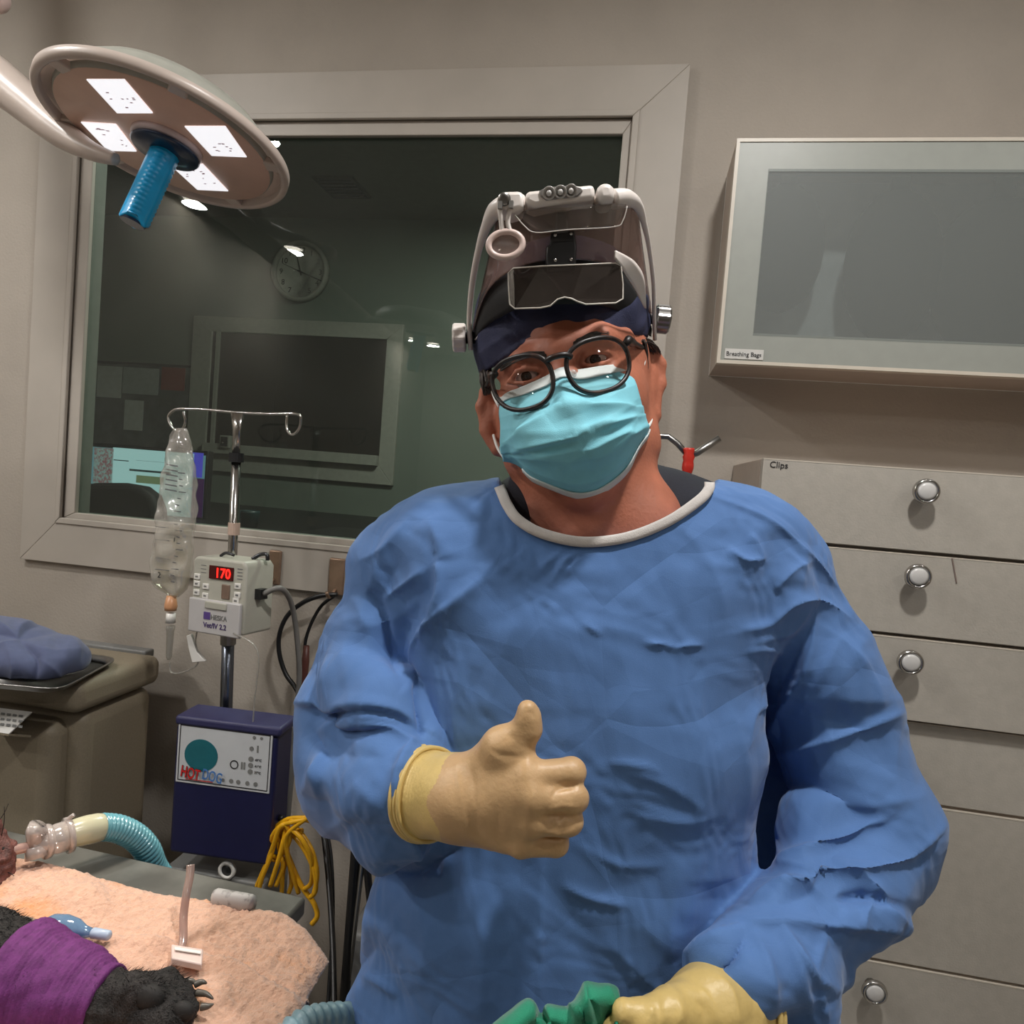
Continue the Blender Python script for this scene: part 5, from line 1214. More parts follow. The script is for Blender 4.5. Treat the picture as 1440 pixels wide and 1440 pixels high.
folds = [
 # raised-arm side: shoulder, armpit, sleeve
 ([(615, 790), (619, 829), (605, 884)], 8, 20, 7), ([(581, 955), (591, 902), (625, 861), (682, 815)], 9, 24, 44),
 ([(583, 950), (586, 990), (590, 1034)], -9, 9, 7), ([(520, 830), (537, 865), (548, 905), (560, 950)], -8, 12, 15), ([(521, 902), (549, 950)], .5, 14, 12),
 ([(539, 845), (597, 801)], 3.5, 12, 9), ([(414, 990), (470, 991), (540, 995), (588, 1022)], 9, 34, 5), ([(470, 1010), (520, 1003), (560, 1018)], 6, 6, 16),
 ([(456, 1063), (452, 1123)], 5, 16, 20), ([(448, 1030), (497, 1012), (540, 1020), (585, 1048)], 6.5, 9, 20), ([(583, 1042), (561, 1085), (558, 1128)], 7, 18, 10),
 ([(557, 1123), (575, 1170), (594, 1224)], 6, 16, 12), ([(425, 1112), (446, 1096), (462, 1052)], 5, 14, 18), ([(440, 1025), (470, 1072)], -4, 8, 8), ([(500, 1100), (540, 1140)], 3.5, 26, 26),
 ([(560, 740), (530, 800), (505, 880)], 3.5, 30, 24), ([(575, 730), (545, 770), (505, 790)], 2.5, 8, 12), ([(600, 730), (618, 760), (622, 790)], 3.5, 18, 18), ([(490, 830), (520, 900), (480, 960)], 3, 30, 26), ([(640, 1195), (585, 1225), (540, 1220)], -6, 12, 8),
 # chest
 ([(778, 815), (795, 790), (811, 777)], 3.2, 8, 6), ([(792, 812), (806, 795), (818, 782)], 2.6, 7, 6), ([(760, 800), (778, 785), (790, 770)], 2, 9, 8),
 ([(823, 778), (818, 830), (815, 885), (800, 1022), (770, 1200)], 4.2, 52, 60), ([(819, 877), (847, 894)], 2.2, 8, 8), ([(735, 840), (700, 940), (690, 1010)], 3, 46, 46), ([(660, 900), (640, 1000), (650, 1050)], 3.5, 36, 36),
 ([(870, 860), (880, 960), (900, 1080), (905, 1200)], 3, 50, 60), ([(960, 960), (985, 1060), (980, 1180)], 3.4, 40, 40), ([(720, 760), (690, 800), (660, 835)], 2.5, 20, 24), ([(960, 745), (1000, 800), (1020, 870)], 3, 30, 30),
 ([(906, 904), (930, 906), (949, 912)], 2.8, 8, 7), ([(949, 912), (970, 907), (989, 909)], 2.8, 7, 8), ([(880, 1085), (930, 1100), (990, 1140)], 2.2, 20, 12), ([(855, 1070), (905, 1075), (925, 1085)], 2, 8, 10), ([(900, 1145), (960, 1155), (1003, 1148)], 2.4, 10, 14),
 ([(1022, 771), (1044, 787), (1074, 787)], 5, 9, 14), ([(1074, 790), (1066, 768), (1056, 750)], 3, 12, 9),
 ([(1003, 700), (1077, 730), (1120, 763), (1163, 806), (1207, 872)], 3, 12, 5),
 ([(1042, 886), (1077, 877), (1115, 847), (1152, 841), (1200, 872)], 5.5, 9, 17), ([(1050, 917), (1075, 914), (1100, 917)], 2.8, 7, 8), ([(1090, 830), (1120, 800), (1145, 790)], 3, 9, 12), ([(1060, 905), (1110, 885), (1140, 850)], 3, 12, 9),
 ([(1146, 852), (1136, 942), (1098, 1007), (1074, 1070)], 7, 12, 22), ([(1098, 1061), (1152, 1045), (1266, 1002)], 6, 9, 16), ([(1180, 900), (1150, 960), (1120, 1010)], 3, 14, 18), ([(1160, 880), (1215, 930), (1240, 990)], 2.4, 10, 14), ([(1100, 985), (1060, 1000), (1046, 1050)], 3, 10, 12),
 ([(1030, 1000), (1046, 1100), (1040, 1200)], 3, 22, 14),
 ([(1245, 1150), (1200, 1172), (1158, 1191), (1090, 1214)], 7, 12, 20), ([(1085, 1214), (1163, 1229), (1234, 1222), (1282, 1206), (1325, 1168)], 6, 28, 7), ([(1300, 1120), (1230, 1130), (1150, 1130)], 3, 22, 24),
 ([(1180, 1264), (1225, 1262), (1272, 1276)], -9, 9, 9), ([(1060, 1272), (1093, 1250), (1163, 1229)], 7, 10, 18), ([(1180, 1215), (1234, 1250), (1279, 1308)], 6, 14, 18), ([(1039, 1296), (1098, 1303), (1160, 1302), (1228, 1304), (1277, 1313)], 6, 30, 7), ([(1093, 1262), (1120, 1240), (1165, 1265)], 4, 9, 14), ([(1234, 1250), (1205, 1300)], 4, 12, 12),
 ([(965, 1345), (1005, 1325), (1044, 1305)], 6, 7, 16), ([(1093, 1303), (1110, 1330), (1131, 1364), (1171, 1390)], 7, 16, 10), ([(1098, 1318), (1118, 1370), (1147, 1440)], 5, 14, 14), ([(1048, 1318), (1030, 1350), (1000, 1372)], -5, 8, 10), ([(1160, 1310), (1150, 1340), (1140, 1365)], 3, 12, 10), ([(1060, 1310), (1075, 1350), (1090, 1420)], 4, 12, 12),
 # lower front
 ([(763, 1215), (761, 1300), (758, 1450)], 3.6, 12, 30), ([(792, 1245), (830, 1262), (882, 1274)], 3.2, 10, 9), ([(850, 1320), (900, 1370), (930, 1400)], 2.4, 22, 20), ([(545, 1225), (520, 1300), (500, 1440)], 4.5, 16, 26), ([(570, 1240), (600, 1300), (590, 1400)], 3, 30, 30), ([(515, 1372), (535, 1380), (560, 1400)], 3.4, 8, 10), ([(660, 1230), (680, 1330), (670, 1440)], 3, 34, 34), ([(960, 1200), (940, 1300), (950, 1380)], 3, 30, 30), ([(1150, 1390), (1165, 1440)], 4, 10, 10), ([(820, 1190), (870, 1215), (930, 1215)], 2.2, 12, 12),
]
P_ = pxof(V)
slv0 = np.clip(np.maximum((600-P_[:, 0])/50, (P_[:, 0]-1055)/40), 0, 1)*np.clip((P_[:, 1]-720)/80, 0, 1)
slv0 = np.maximum(slv0, np.clip((P_[:, 1]-1235)/30, 0, 1)*np.clip((P_[:, 0]-955)/20, 0, 1)*np.clip((.70-V[:, 2])/.03+.4, 0, 1))
slv0 = np.maximum(slv0, np.clip((P_[:, 1]-1000)/60, 0, 1)*(P_[:, 0] < 620)*(P_[:, 1] < 1230))
slv0 = slv0*(1-np.exp(-(((P_[:, 0]-600)/42)**2+((P_[:, 1]-1115)/80)**2)))*(1-np.exp(-(((P_[:, 0]-1040)/50)**2+((P_[:, 1]-1405)/55)**2)))
V = facet(V, N_, 64, .0085, 12, slv0, (380, 640, 1380, 1480), 1, Q)
N_ = vnorm(V, Q)
V = facet(V, N_, 120, .0055, 5, 1-slv0*.6, (380, 640, 1380, 1650), 5, Q)
N_ = vnorm(V, Q)
folds = [(p_, a_*1.55, wl_*.9, wr_*.9) for p_, a_, wl_, wr_ in folds]
V = crease(V, N_, folds)
N_ = vnorm(V, Q)
P_ = pxof(V)
slv = np.clip((np.maximum(640-P_[:, 0], P_[:, 0]-1050)/60), 0, 1)
tri = lambda s, sc: np.abs(((noise3(V, s, sc, 8, .8)*.9) % 2)-1)-.5
V = V+N_*(noise3(V, 31, 3, 12)*.0012+tri(32, 5.5)*.0*(.45+.75*slv)+noise3(V, 35, 30, 20)*.0003)[:, None]
# lower skirt of the gown, below the picture
low = []; nb = 64; Vl = []; Ql = []
for j, z in enumerate((.97, .93, .86, .75, .6, .5)):
    for k in range(nb):
        t = 2*math.pi*k/nb; fl = 1+.02*math.sin(7*t+j)+.012*math.sin(13*t)
        Vl.append(wc(np.array([body_c[0]+(.205+.012*j)*math.cos(t)*fl-.005, body_c[1]+(.12+.012*j)*math.sin(t)*fl, z]))/PS)
for j in range(5):
    for k in range(nb): Ql.append((j*nb+k, j*nb+(k+1) % nb, (j+1)*nb+(k+1) % nb, (j+1)*nb+k))
Vl, Ql = np.array(Vl), np.array(Ql)[:, ::-1]
gown = pobj('gown', np.concatenate([V, Vl]), np.concatenate([Q, Ql+len(V)]), clothm)
GV, GP = V, pxof(V)
def front(px, py, r=7):
    m = (np.abs(GP[:, 0]-px) < r) & (np.abs(GP[:, 1]-py) < r)
    return GV[m, 2].min() if m.any() else None
# collar binding
cl = cr([np.array(p, float) for p in ((700, 684), (704, 694), (712, 712), (728, 733), (762, 752), (818, 764), (880, 758), (938, 736), (982, 707), (998, 690), (1000, 678))], 8)
V, Fc = [], []; dd_ = []
for p in cl:
    d = front(p[0], p[1]+6); dd_.append(d if d else np.nan)
dd_ = np.array(dd_); ok = ~np.isnan(dd_); dd_ = np.interp(np.arange(len(dd_)), np.nonzero(ok)[0], dd_[ok])
for _ in range(4): dd_[1:-1] = (dd_[:-2]+2*dd_[1:-1]+dd_[2:])/4
for i, p in enumerate(cl):
    t = unit(cl[min(i+1, len(cl)-1)]-cl[max(i-1, 0)]); n_ = np.array([t[1], -t[0]])   # towards the neck
    for s_, dz in ((-5.5, .002), (-5, -.0025), (0, -.0030), (6, -.0026), (9.5, -.001), (9.5, .004), (0, .006)):
        V.append(A(p[0]+n_[0]*s_, p[1]+n_[1]*s_, dd_[i]+dz))
for i in range(len(cl)-1):
    for k in range(7): Fc.append((i*7+k, (i+1)*7+k, (i+1)*7+(k+1) % 7, i*7+(k+1) % 7))
pobj('collar_binding', np.array(V), np.array(Fc), mat('collar_white', (206, 200, 196), .8, var=.04, bump=.3, bscale=900), gown, 'white binding of the neckline')
# ---------------- undershirt
U = Field(*fbox(620, 640, 1080, 840, .68, .90), .003)
U.chain([A(725, 755, .80), A(845, 745, .83), A(975, 752, .80)], [.058, .060, .058], .03)
U.chain([A(735, 740, .80), A(760, 700, .82)], [.04, .04], .03).chain([A(985, 740, .80), A(930, 718, .82), A(905, 700, .83)], [.04, .041, .035], .03)
U.chain([A(845, 800, .86), A(845, 900, .86)], [.07, .07], .03)
V, Q = U.mesh(2); pobj('undershirt', V, Q, navy, None, 'dark navy undershirt')
# ---------------- head and neck
hr = np.array([math.cos(rad(14)), math.sin(rad(14)), .0]); hv = np.array([-math.sin(rad(13)), math.cos(rad(13)), 0]); hz = np.array([0, 0, 1.0])
RH = np.stack([hr, hv, hz], 1)
Hd = Field(*fbox(660, 330, 945, 800, .66, .93), .0021)
Hd.ell(A(792, 452, .81), (.082, .088, .1), .01, RH).ell(A(806, 560, .772), (.070, .105, .078), .03, RH)
Hd.ell(A(812, 520, .80), (.080, .075, .06), .03, RH)
Hd.chain([A(742, 640, .785), A(822, 672, .722), A(893, 625, .785)], [.024, .026, .024], .03)
Hd.chain([A(893, 625, .79), A(898, 560, .80)], [.022, .018], .02).chain([A(742, 640, .79), A(712, 585, .80)], [.02, .016], .02)
Hd.ell(A(866, 560, .758), (.03, .03, .03), .02).ell(A(738, 572, .758), (.028, .03, .03), .02)
Hd.chain([A(778, 496, .712), A(845, 476, .712), A(880, 478, .735)], [.010, .009, .008], .014).chain([A(778, 496, .712), A(735, 508, .718), A(705, 522, .745)], [.010, .009, .008], .014)
Hd.chain([A(790, 498, .71), A(796, 540, .695), A(803, 588, .678)], [.009, .011, .015], .014)
for ex_, ey_ in ((838, 505), (741, 529)):
    Hd.ell(A(ex_, ey_, .700), (.021, .012, .016), .008, RH, 'sub')
    Hd.ell(A(ex_, ey_+20, .741), (.022, .013, .016), .012, RH)
Hd.chain([A(814, 511, .709), A(825, 498, .7065), A(838, 493.5, .7055), A(852, 494.5, .708), A(864, 502, .717)], [.0024, .0030, .0032, .0030, .0026], .002)
Hd.chain([A(814, 511, .710), A(827, 515, .7070), A(842, 513.5, .7065), A(864, 503, .717)], [.0024, .0028, .0028, .0026], .002)
Hd.chain([A(765, 525, .709), A(753, 518, .7065), A(740, 517.5, .7055), A(727, 523, .708), A(716, 537, .717)], [.0024, .0030, .0032, .0030, .0026], .002)
Hd.chain([A(765, 526, .710), A(753, 535, .7070), A(738, 539.5, .7065), A(716, 538, .717)], [.0024, .0028, .0028, .0026], .002)
# ears
Hd.ell(A(914, 540, .805), (.009, .034, .016), .006).chain([A(905, 508, .80), A(918, 496, .80), A(928, 512, .805), (A(928, 540, .805)), A(920, 566, .80), A(919, 584, .795)], [.006, .0065, .0065, .0065, .0065, .009], .006)
Hd.ell(A(690, 590, .805), (.009, .032, .015), .006).chain([A(698, 555, .80), A(683, 551, .80), A(677, 572, .80), A(683, 605, .80), A(700, 632, .795)], [.005, .006, .006, .006, .008], .006)
# neck and upper chest
Hd.chain([A(815, 640, .80), A(822, 700, .80), A(832, 760, .805)], [.066, .0655, .072], .03)
Hd.chain([A(775, 755, .79), A(832, 800, .80), A(888, 745, .78)], [.05, .07, .060], .03).chain([A(862, 660, .76), A(830, 752, .735)], [.014, .010], .02).chain([A(772, 672, .765), A(812, 750, .735)], [.013, .010], .02)
V, Q = Hd.mesh(1); N_ = vnorm(V, Q)
# lower body inside the clothes (coarse, same mesh)
ft = []
sh_l, sh_r = A(575, 815, .80), A(1095, 822, .80); k_ = .0055
Lb = Field(np.array([-.3, -1.80, .5]), np.array([.5, .0, 1.1]), .009)
hip = wc(np.array([body_c[0], body_c[1], .93]))/PS
def wp(x, y, z): return wc(np.array([body_c[0]+x, body_c[1]+y, z]))/PS
Lb.chain([A(832, 780, .80), A(825, 900, .80), A(820, 1100, .80), wp(0, 0, .93)], [.085, .1, .105, .115], .03)
Lb.chain([A(780, 800, .80), A(590, 820, .80)], [.05, .045], .03).chain([A(900, 800, .80), A(1085, 825, .80)], [.05, .045], .03)
Lb.chain([A(570, 822, .80), A(508, 1050, .78), A(620, 1117, .648)], [.043, .036, .025], .01).chain([A(1098, 830, .80), A(1215, 1180, .77), A(1060, 1390, .63)], [.043, .036, .026], .01)
for s_ in (-1, 1):
    Lb.chain([wp(.09*s_, 0, .9), wp(.1*s_, -.01, .5), wp(.1*s_, .02, .1), wp(.1*s_, .0, .05), wp(.12*s_, -.14, .035)], [.092, .062, .042, .04, .034], .02)
V2, Q2 = Lb.mesh(1)
body = pobj('body', np.concatenate([V, V2]), np.concatenate([Q, Q2+len(V)]), skin)
# trousers and shoes (below the picture)
tr_ = MB()
for s_ in (-1, 1): tr_.tube(cr([c2w(wp(.085*s_, .0, .95)*PS), c2w(wp(.1*s_, -.01, .5)*PS), c2w(wp(.1*s_, .02, .09)*PS)], 6), [.125, .095, .085], 24)
tr_.build('trousers', navy, per, True)
for s_ in (-1, 1):
    p = np.array([body_c[0]+.105*s_, body_c[1]-.06, .045]); MB().ball(p, (.052, .145, .05), 24).span(p[0]-.05, p[0]+.05, p[1]-.13, p[1]+.13, 0, .022).build('shoe', M['blackmat'], per, True, bevel=.004)
# ---------------- eyes
scl = mat('eye_white', (228, 204, 196), .2, var=.05); iris = mat('iris_brown', (52, 32, 24), .12, var=.2); pup = M['black']
for ex_, ey_ in ((838, 505), (741, 529)):
    c_ = PW(ex_, ey_, .7220); e_ = MB().ball(c_, .0140*PS, 20).build('eye', scl, per, True)
    g_ = unit(CAM-c_)+np.array([-.05, 0, -.05]); g_ = unit(g_)
    MB().lathe([(.0056*PS, .0126*PS), (.0052*PS, .0134*PS), (.0032*PS, .0140*PS), (.0005, .0143*PS)], c_, g_, 20).build('iris', iris, e_, True)
    MB().lathe([(.0024*PS, .0139*PS), (.0005, .0146*PS)], c_, g_, 16).build('pupil', pup, e_, True)
# brows and hair
hairm = mat('dark_grey_hair', (66, 58, 54), .6, var=.45, scale=220)
def strands(name, rows, r0, n, jit, seed, lab=None):
    rr = random.Random(seed); mb = MB()
    for _ in range(n):
        a = rr.random(); pts = []
        for (x0_, y0_, x1_, y1_, d) in rows:
            pts.append(PW(x0_+(x1_-x0_)*a+rr.uniform(-jit, jit), y0_+(y1_-y0_)*a+rr.uniform(-jit, jit), d+rr.uniform(-.002, .002)))
        mb.tube(cr(pts, 4), [r0, r0, r0*.25], 5)
    return mb.build(name, hairm, per, True, label=lab)
strands('eyebrow', [(806, 484, 812, 478, .6985), (832, 475, 834, 468, .6985), (856, 472, 856, 467, .702)], .0006, 60, 1.5, 1)
strands('eyebrow', [(768, 502, 764, 496, .6985), (738, 503, 735, 497, .702), (704, 522, 702, 515, .728)], .0006, 60, 1.5, 2)
strands('hair', [(890, 474, 898, 474, .77), (903, 480, 914, 479, .778), (912, 489, 924, 486, .785), (918, 500, 929, 497, .795)], .0005, 34, 2.6, 3, 'dark grey hair over the ear')
strands('hair', [(893, 476, 908, 480, .76), (894, 500, 910, 500, .77), (897, 522, 910, 524, .775), (900, 538, 908, 540, .785)], .0006, 70, 2, 4, 'dark sideburn')
strands('hair', [(676, 524, 688, 518, .785), (676, 536, 690, 532, .775), (680, 556, 692, 552, .775)], .0015, 50, 2, 5)
# ---------------- cap
Cp = Field(*fbox(650, 335, 940, 560, .69, .94), .0023)
Cp.ell(A(790, 452, .812), (.099, .088, .110), .01, RH).ell(A(784, 498, .82), (.0925, .09, .105), .02, RH)
bx_ = [600, 676, 694, 734, 790, 834, 879, 901, 915, 960]; by_ = [560, 528, 515, 487, 463, 459, 469, 474, 477, 490]
Cp.cut(lambda x, y, z: (720-FPX*y/z-np.interp(720+FPX*x/z, bx_, by_))*.0007)
V, Q = Cp.mesh(1); N_ = vnorm(V, Q)
cf = [([(690, 518), (734, 490), (790, 466), (834, 462), (879, 472)], 3.5, 7, 14), ([(700, 500), (740, 472), (800, 452)], -2, 6, 6), ([(680, 490), (690, 510)], 2, 6, 6), ([(720, 470), (730, 492)], 1.8, 5, 6), ([(760, 452), (768, 474)], 1.5, 5, 6), ([(840, 446), (860, 462)], 1.5, 5, 6), ([(670, 500), (700, 480), (730, 462)], 2, 7, 7)]
V = crease(V, N_, cf)+N_*(noise3(V, 41, 26, 16)*.0007)[:, None]
pobj('surgical_cap', V, Q, mat('navy_cap_cloth', (40, 44, 74), .8, var=.1, scale=50, bump=.3, bscale=900))
# ---------------- patches in the head's neighbourhood
_grid = {}
def patch(name, top, bot, depth, m, parent, th=.0015, nu=40, nv=24, folds=None, label=None, noise=0.0, side=None, ps=PS):
    T = np.array(cr([np.array(p, float) for p in top], 10)); B = np.array(cr([np.array(p, float) for p in bot], 10))
    def res_(C):
        s_ = np.concatenate([[0], np.cumsum(np.linalg.norm(np.diff(C, axis=0), axis=1))]); u = np.linspace(0, s_[-1], nu); return np.stack([np.interp(u, s_, C[:, 0]), np.interp(u, s_, C[:, 1])], 1)
    T, B = res_(T), res_(B); V = []
    for j in range(nv):
        v = j/(nv-1)
        for i in range(nu):
            u = i/(nu-1); p = T[i]*(1-v)+B[i]*v
            if side is not None:
                dl, dr = side(v); p = p+np.array([dl, 0])*(1-u)**3+np.array([dr, 0])*u**3
            V.append(A(p[0], p[1], depth(u*2-1, v)))
    V = np.array(V); Q = np.array([(j*nu+i, (j+1)*nu+i, (j+1)*nu+i+1, j*nu+i+1) for j in range(nv-1) for i in range(nu-1)])
    N_ = vnorm(V, Q); 
    if (N_[:, 2].mean()) > 0: Q = Q[:, ::-1]; N_ = -N_
    if folds: V = crease(V, N_, folds, False)
    if noise: V = V+N_*(noise3(V, 77, 14, 14)*noise)[:, None]
    o = qobj(name, V*ps, Q, m, parent, True, label); _grid[o.name] = (V.reshape(nv, nu, 3), N_.reshape(nv, nu, 3))
    s_ = o.modifiers.new('thick', 'SOLIDIFY'); s_.thickness = th; s_.offset = -1
    return o
# mask
bz_v = [0, .12, .3, .5, .7, .9, 1]; bz_d = [.693, .683, .662, .655, .658, .676, .700]
def mdepth(u, v): return np.interp(v, bz_v, bz_d)+.064*abs(u)**3.2-.006*math.exp(-(u/.18)**2)*(1-v)
mtop = [(700, 562), (716, 552), (732, 547), (768, 532), (783, 521), (796, 517), (810, 520), (851, 515), (884, 513), (890, 520)]
mbot = [(708, 648), (728, 652), (751, 675), (790, 692), (823, 699), (851, 692), (878, 664), (890, 640), (905, 614), (909, 597)]
mfold = [([(800, 573), (850, 572), (891, 571)], 5, 5, 22), ([(893, 585), (850, 596), (812, 610)], 5.5, 22, 5), ([(722, 634), (770, 624), (812, 612)], 5.5, 26, 5), ([(912, 596), (870, 610), (822, 635)], 5, 24, 6), ([(712, 622), (740, 605), (768, 585)], 4, 5, 20), ([(720, 640), (760, 641), (815, 632)], 3, 6, 16), ([(812, 560), (808, 600), (818, 650)], 3, 24, 24), ([(790, 525), (795, 560), (805, 590)], 3, 22, 22)]
maskm = mat('mask_light_blue', (128, 200, 216), .75, var=.05, scale=40, bump=.2, bscale=1200)
mk = patch('face_mask', mtop, mbot, mdepth, maskm, per, .002, 110, 90, [(p_, a_*1.7, l_, r_) for p_, a_, l_, r_ in mfold], 'pale blue pleated face mask', .0007)
whm = mat('mask_white_edge', (206, 214, 214), .75, var=.03)
def strip(name, pts, w_, m, parent, dfun, th=.001):
    C = np.array(cr([np.array(p, float) for p in pts], 8)); V = []
    for i, p in enumerate(C):
        t = unit(C[min(i+1, len(C)-1)]-C[max(i-1, 0)]); n_ = np.array([-t[1], t[0]])
        u = i/(len(C)-1)
        for s_ in (-.5, .5): V.append(A(p[0]+n_[0]*w_*s_, p[1]+n_[1]*w_*s_, dfun(u*2-1)))
    Q = np.array([(2*i, 2*i+1, 2*i+3, 2*i+2) for i in range(len(C)-1)]); V = np.array(V)
    if vnorm(V, Q)[:, 2].mean() > 0: Q = Q[:, ::-1]
    o = qobj(name, V*PS, Q, m, parent, True); s_ = o.modifiers.new('thick', 'SOLIDIFY'); s_.thickness = th; s_.offset = -1; return o
def shift(P, dx, dy): return [(x+dx, y+dy) for x, y in P]
gV, gN = _grid[mk.name]
def gstrip(rows_, c0_, c1_):
    S_ = np.concatenate([gV[r_, c0_:c1_]+gN[r_, c0_:c1_]*.0012 for r_ in rows_]); m_ = c1_-c0_
    q_ = np.array([(j*m_+i, (j+1)*m_+i, (j+1)*m_+i+1, j*m_+i+1) for j in range(len(rows_)-1) for i in range(m_-1)])
    if vnorm(S_, q_)[:, 2].mean() > 0: q_ = q_[:, ::-1]
    o = qobj('mask_edge', S_*PS, q_, whm, mk, True); s_ = o.modifiers.new('thick', 'SOLIDIFY'); s_.thickness = .0012; s_.offset = 0
gstrip(range(0, 9), 0, 110); gstrip(range(85, 90), 14, 106)
lpm = mat('ear_loop_white', (226, 226, 222), .7)
def loop(pts):
    MB().tube(cr([PW(*p) for p in pts], 8), .0016, 8).build('ear_loop', lpm, mk, True)
loop([(888, 530, .752), (898, 523, .758), (905, 512, .762), (906, 500, .77), (903, 488, .772)]); loop([(908, 604, .742), (914, 596, .76), (917, 584, .778), (917, 574, .79)])
loop([(702, 572, .752), (696, 560, .765), (690, 545, .78)]); loop([(710, 645, .75), (700, 630, .77), (694, 612, .79)])
# ---------------- gloves
latex = mat('latex_glove', (200, 164, 120), .42, var=.05, scale=30, bump=.2, bscale=260, spec=.45, sss=.05)
latexc = mat('latex_cuff', (212, 184, 116), .42, var=.06, scale=40, bump=.2, bscale=260)
Gl = Field(*fbox(570, 975, 840, 1225, .545, .70), .0019)
Gl.chain([A(588, 1114, .662), A(650, 1122, .626)], [.0395, .0335], .01)
Gl.chain([A(650, 1122, .626), A(690, 1122, .61)], [.0320, .028], .02)
for a_, b_, r0, r1 in ((A(655, 1100, .62), A(742, 1089, .587), .017, .0128), (A(658, 1116, .62), A(746, 1121, .580), .018, .0128), (A(658, 1132, .62), A(743, 1155, .583), .018, .0125), (A(662, 1146, .622), A(733, 1186, .590), .016, .0115)):
    Gl.cone(a_, b_, r0, r1, .016)
Gl.ell(A(705, 1128, .612), (.034, .036, .02), .015)
fing = [([A(742, 1089, .587), A(804, 1086, .592), A(801, 1094, .620), A(764, 1104, .630)], [.0122, .0115, .0105, .0085]),
        ([A(746, 1121, .580), A(807, 1122, .586), A(803, 1128, .616), A(764, 1134, .626)], [.0124, .0116, .0108, .0085]),
        ([A(743, 1155, .583), A(800, 1155, .590), A(795, 1159, .618), A(758, 1164, .626)], [.0120, .0112, .0102, .0082]),
        ([A(733, 1186, .590), A(783, 1187, .597), A(778, 1188, .620), A(748, 1190, .626)], [.0110, .0102, .0094, .0078])]
for p_, r_ in fing: Gl.chain(p_, r_, .0038)
Gl.chain([A(668, 1092, .618), A(706, 1050, .600), A(741, 1024, .594), A(743, 1006, .592), A(741, 996, .591)], [.019, .0158, .0107, .0083, .0066], .008)
Gl.chain([A(700, 1085, .605), A(728, 1056, .596)], [.016, .012], .012)
axg = unit(A(650, 1122, .626)-A(588, 1114, .662)); c0g = A(597, 1115, .657)
Gl.cut(lambda x, y, z: -((x-c0g[0])*axg[0]+(y-c0g[1])*axg[1]+(z-c0g[2])*axg[2]))
V, Q = Gl.mesh(1); N_ = vnorm(V, Q)
gf = [([(687, 1053), (705, 1062), (740, 1066)], -1.6, 6, 5), ([(776, 1124), (786, 1110), (812, 1105)], -2.5, 6, 5), ([(770, 1140), (790, 1132), (812, 1136)], 1.8, 4, 5), ([(778, 1150), (786, 1158), (796, 1146)], 2.2, 4, 4), ([(765, 1168), (790, 1172), (806, 1168)], 1.8, 4, 5), ([(770, 1182), (786, 1184), (800, 1178)], 1.6, 4, 4), ([(738, 1000), (748, 1004), (753, 1012)], -.8, 4, 4), ([(715, 1032), (724, 1042)], -.9, 4, 5), ([(745, 1100), (748, 1120), (744, 1150)], 1.4, 12, 10), ([(660, 1075), (668, 1120), (672, 1170)], -1.2, 8, 8), ([(640, 1068), (648, 1120), (655, 1172)], 1.0, 6, 8)]
V = crease(V, N_, gf); sc_ = (V-c0g)@axg
V = V+N_*(.0011*np.exp(-((sc_-.002)/.0022)**2)+.0009*np.exp(-((sc_-.0075)/.0018)**2)+.0005*np.sin(sc_*1600)*np.exp(-(sc_/.03)**2)+noise3(V, 51, 22, 12)*.00035)[:, None]
g1 = pobj('glove', V, Q, latex, None, 'latex glove on the raised thumbs-up hand')
g1.data.materials.append(latexc)
fc_ = V[Q].mean(1); fm_ = ((fc_-c0g)@axg < .048+.004*np.sin(fc_[:, 1]*160)).astype(np.int32)
if len(fm_) == len(g1.data.polygons): g1.data.polygons.foreach_set('material_index', fm_)
def ringtube(c_, ax, r_, m, parent, tr=.0016, flat=1.0):
    u_ = unit(np.cross(np.array([0, 1.0, 0]), ax)); w_ = np.cross(ax, u_)
    pts = [c2w((c_+r_*(math.cos(t)*u_+math.sin(t)*w_)+ax*.0012*math.sin(3*t))*PS) for t in np.linspace(0, 2*math.pi, 48, endpoint=False)]
    MB().tube(pts, tr*PS, 8, closed=True).build('cuff_roll', m, parent, True)
for s_ in (0, .0045, .0085): ringtube(c0g+axg*s_, axg, .0405-.05*s_, latexc, g1, .0030 if s_ == 0 else .0022)
G2 = Field(*fbox(800, 1345, 1105, 1560, .54, .68), .0022)
G2.chain([A(1052, 1412, .630), A(1000, 1420, .602), A(960, 1436, .592)], [.0375, .0335, .027], .012)
for a_, b_, r0, r1 in ((A(985, 1418, .597), A(915, 1440, .575), .017, .0125), (A(985, 1430, .60), A(905, 1462, .58), .017, .0125), (A(985, 1440, .605), A(905, 1484, .59), .016, .012), (A(990, 1450, .61), A(912, 1502, .60), .015, .0115)):
    G2.cone(a_, b_, r0, r1, .014)
for p_, r_ in (([A(915, 1440, .575), A(868, 1452, .568), A(850, 1470, .585)], [.0118, .011, .009]), ([A(905, 1462, .58), A(856, 1478, .572), A(842, 1496, .592)], [.0118, .011, .009]), ([A(905, 1484, .59), A(858, 1502, .58), A(846, 1518, .6)], [.0115, .0105, .009]), ([A(912, 1502, .60), A(872, 1522, .592), A(862, 1534, .61)], [.0105, .0095, .008])):
    G2.chain(p_, r_, .004)
G2.chain([A(985, 1412, .592), A(940, 1424, .572), A(905, 1430, .566), A(880, 1424, .565)], [.02, .0165, .0125, .0105], .008)
ax2 = unit(A(1000, 1420, .602)-A(1052, 1412, .630)); c2g = A(1048, 1412, .628)
G2.cut(lambda x, y, z: -((x-c2g[0])*ax2[0]+(y-c2g[1])*ax2[1]+(z-c2g[2])*ax2[2]))
V, Q = G2.mesh(1); N_ = vnorm(V, Q)
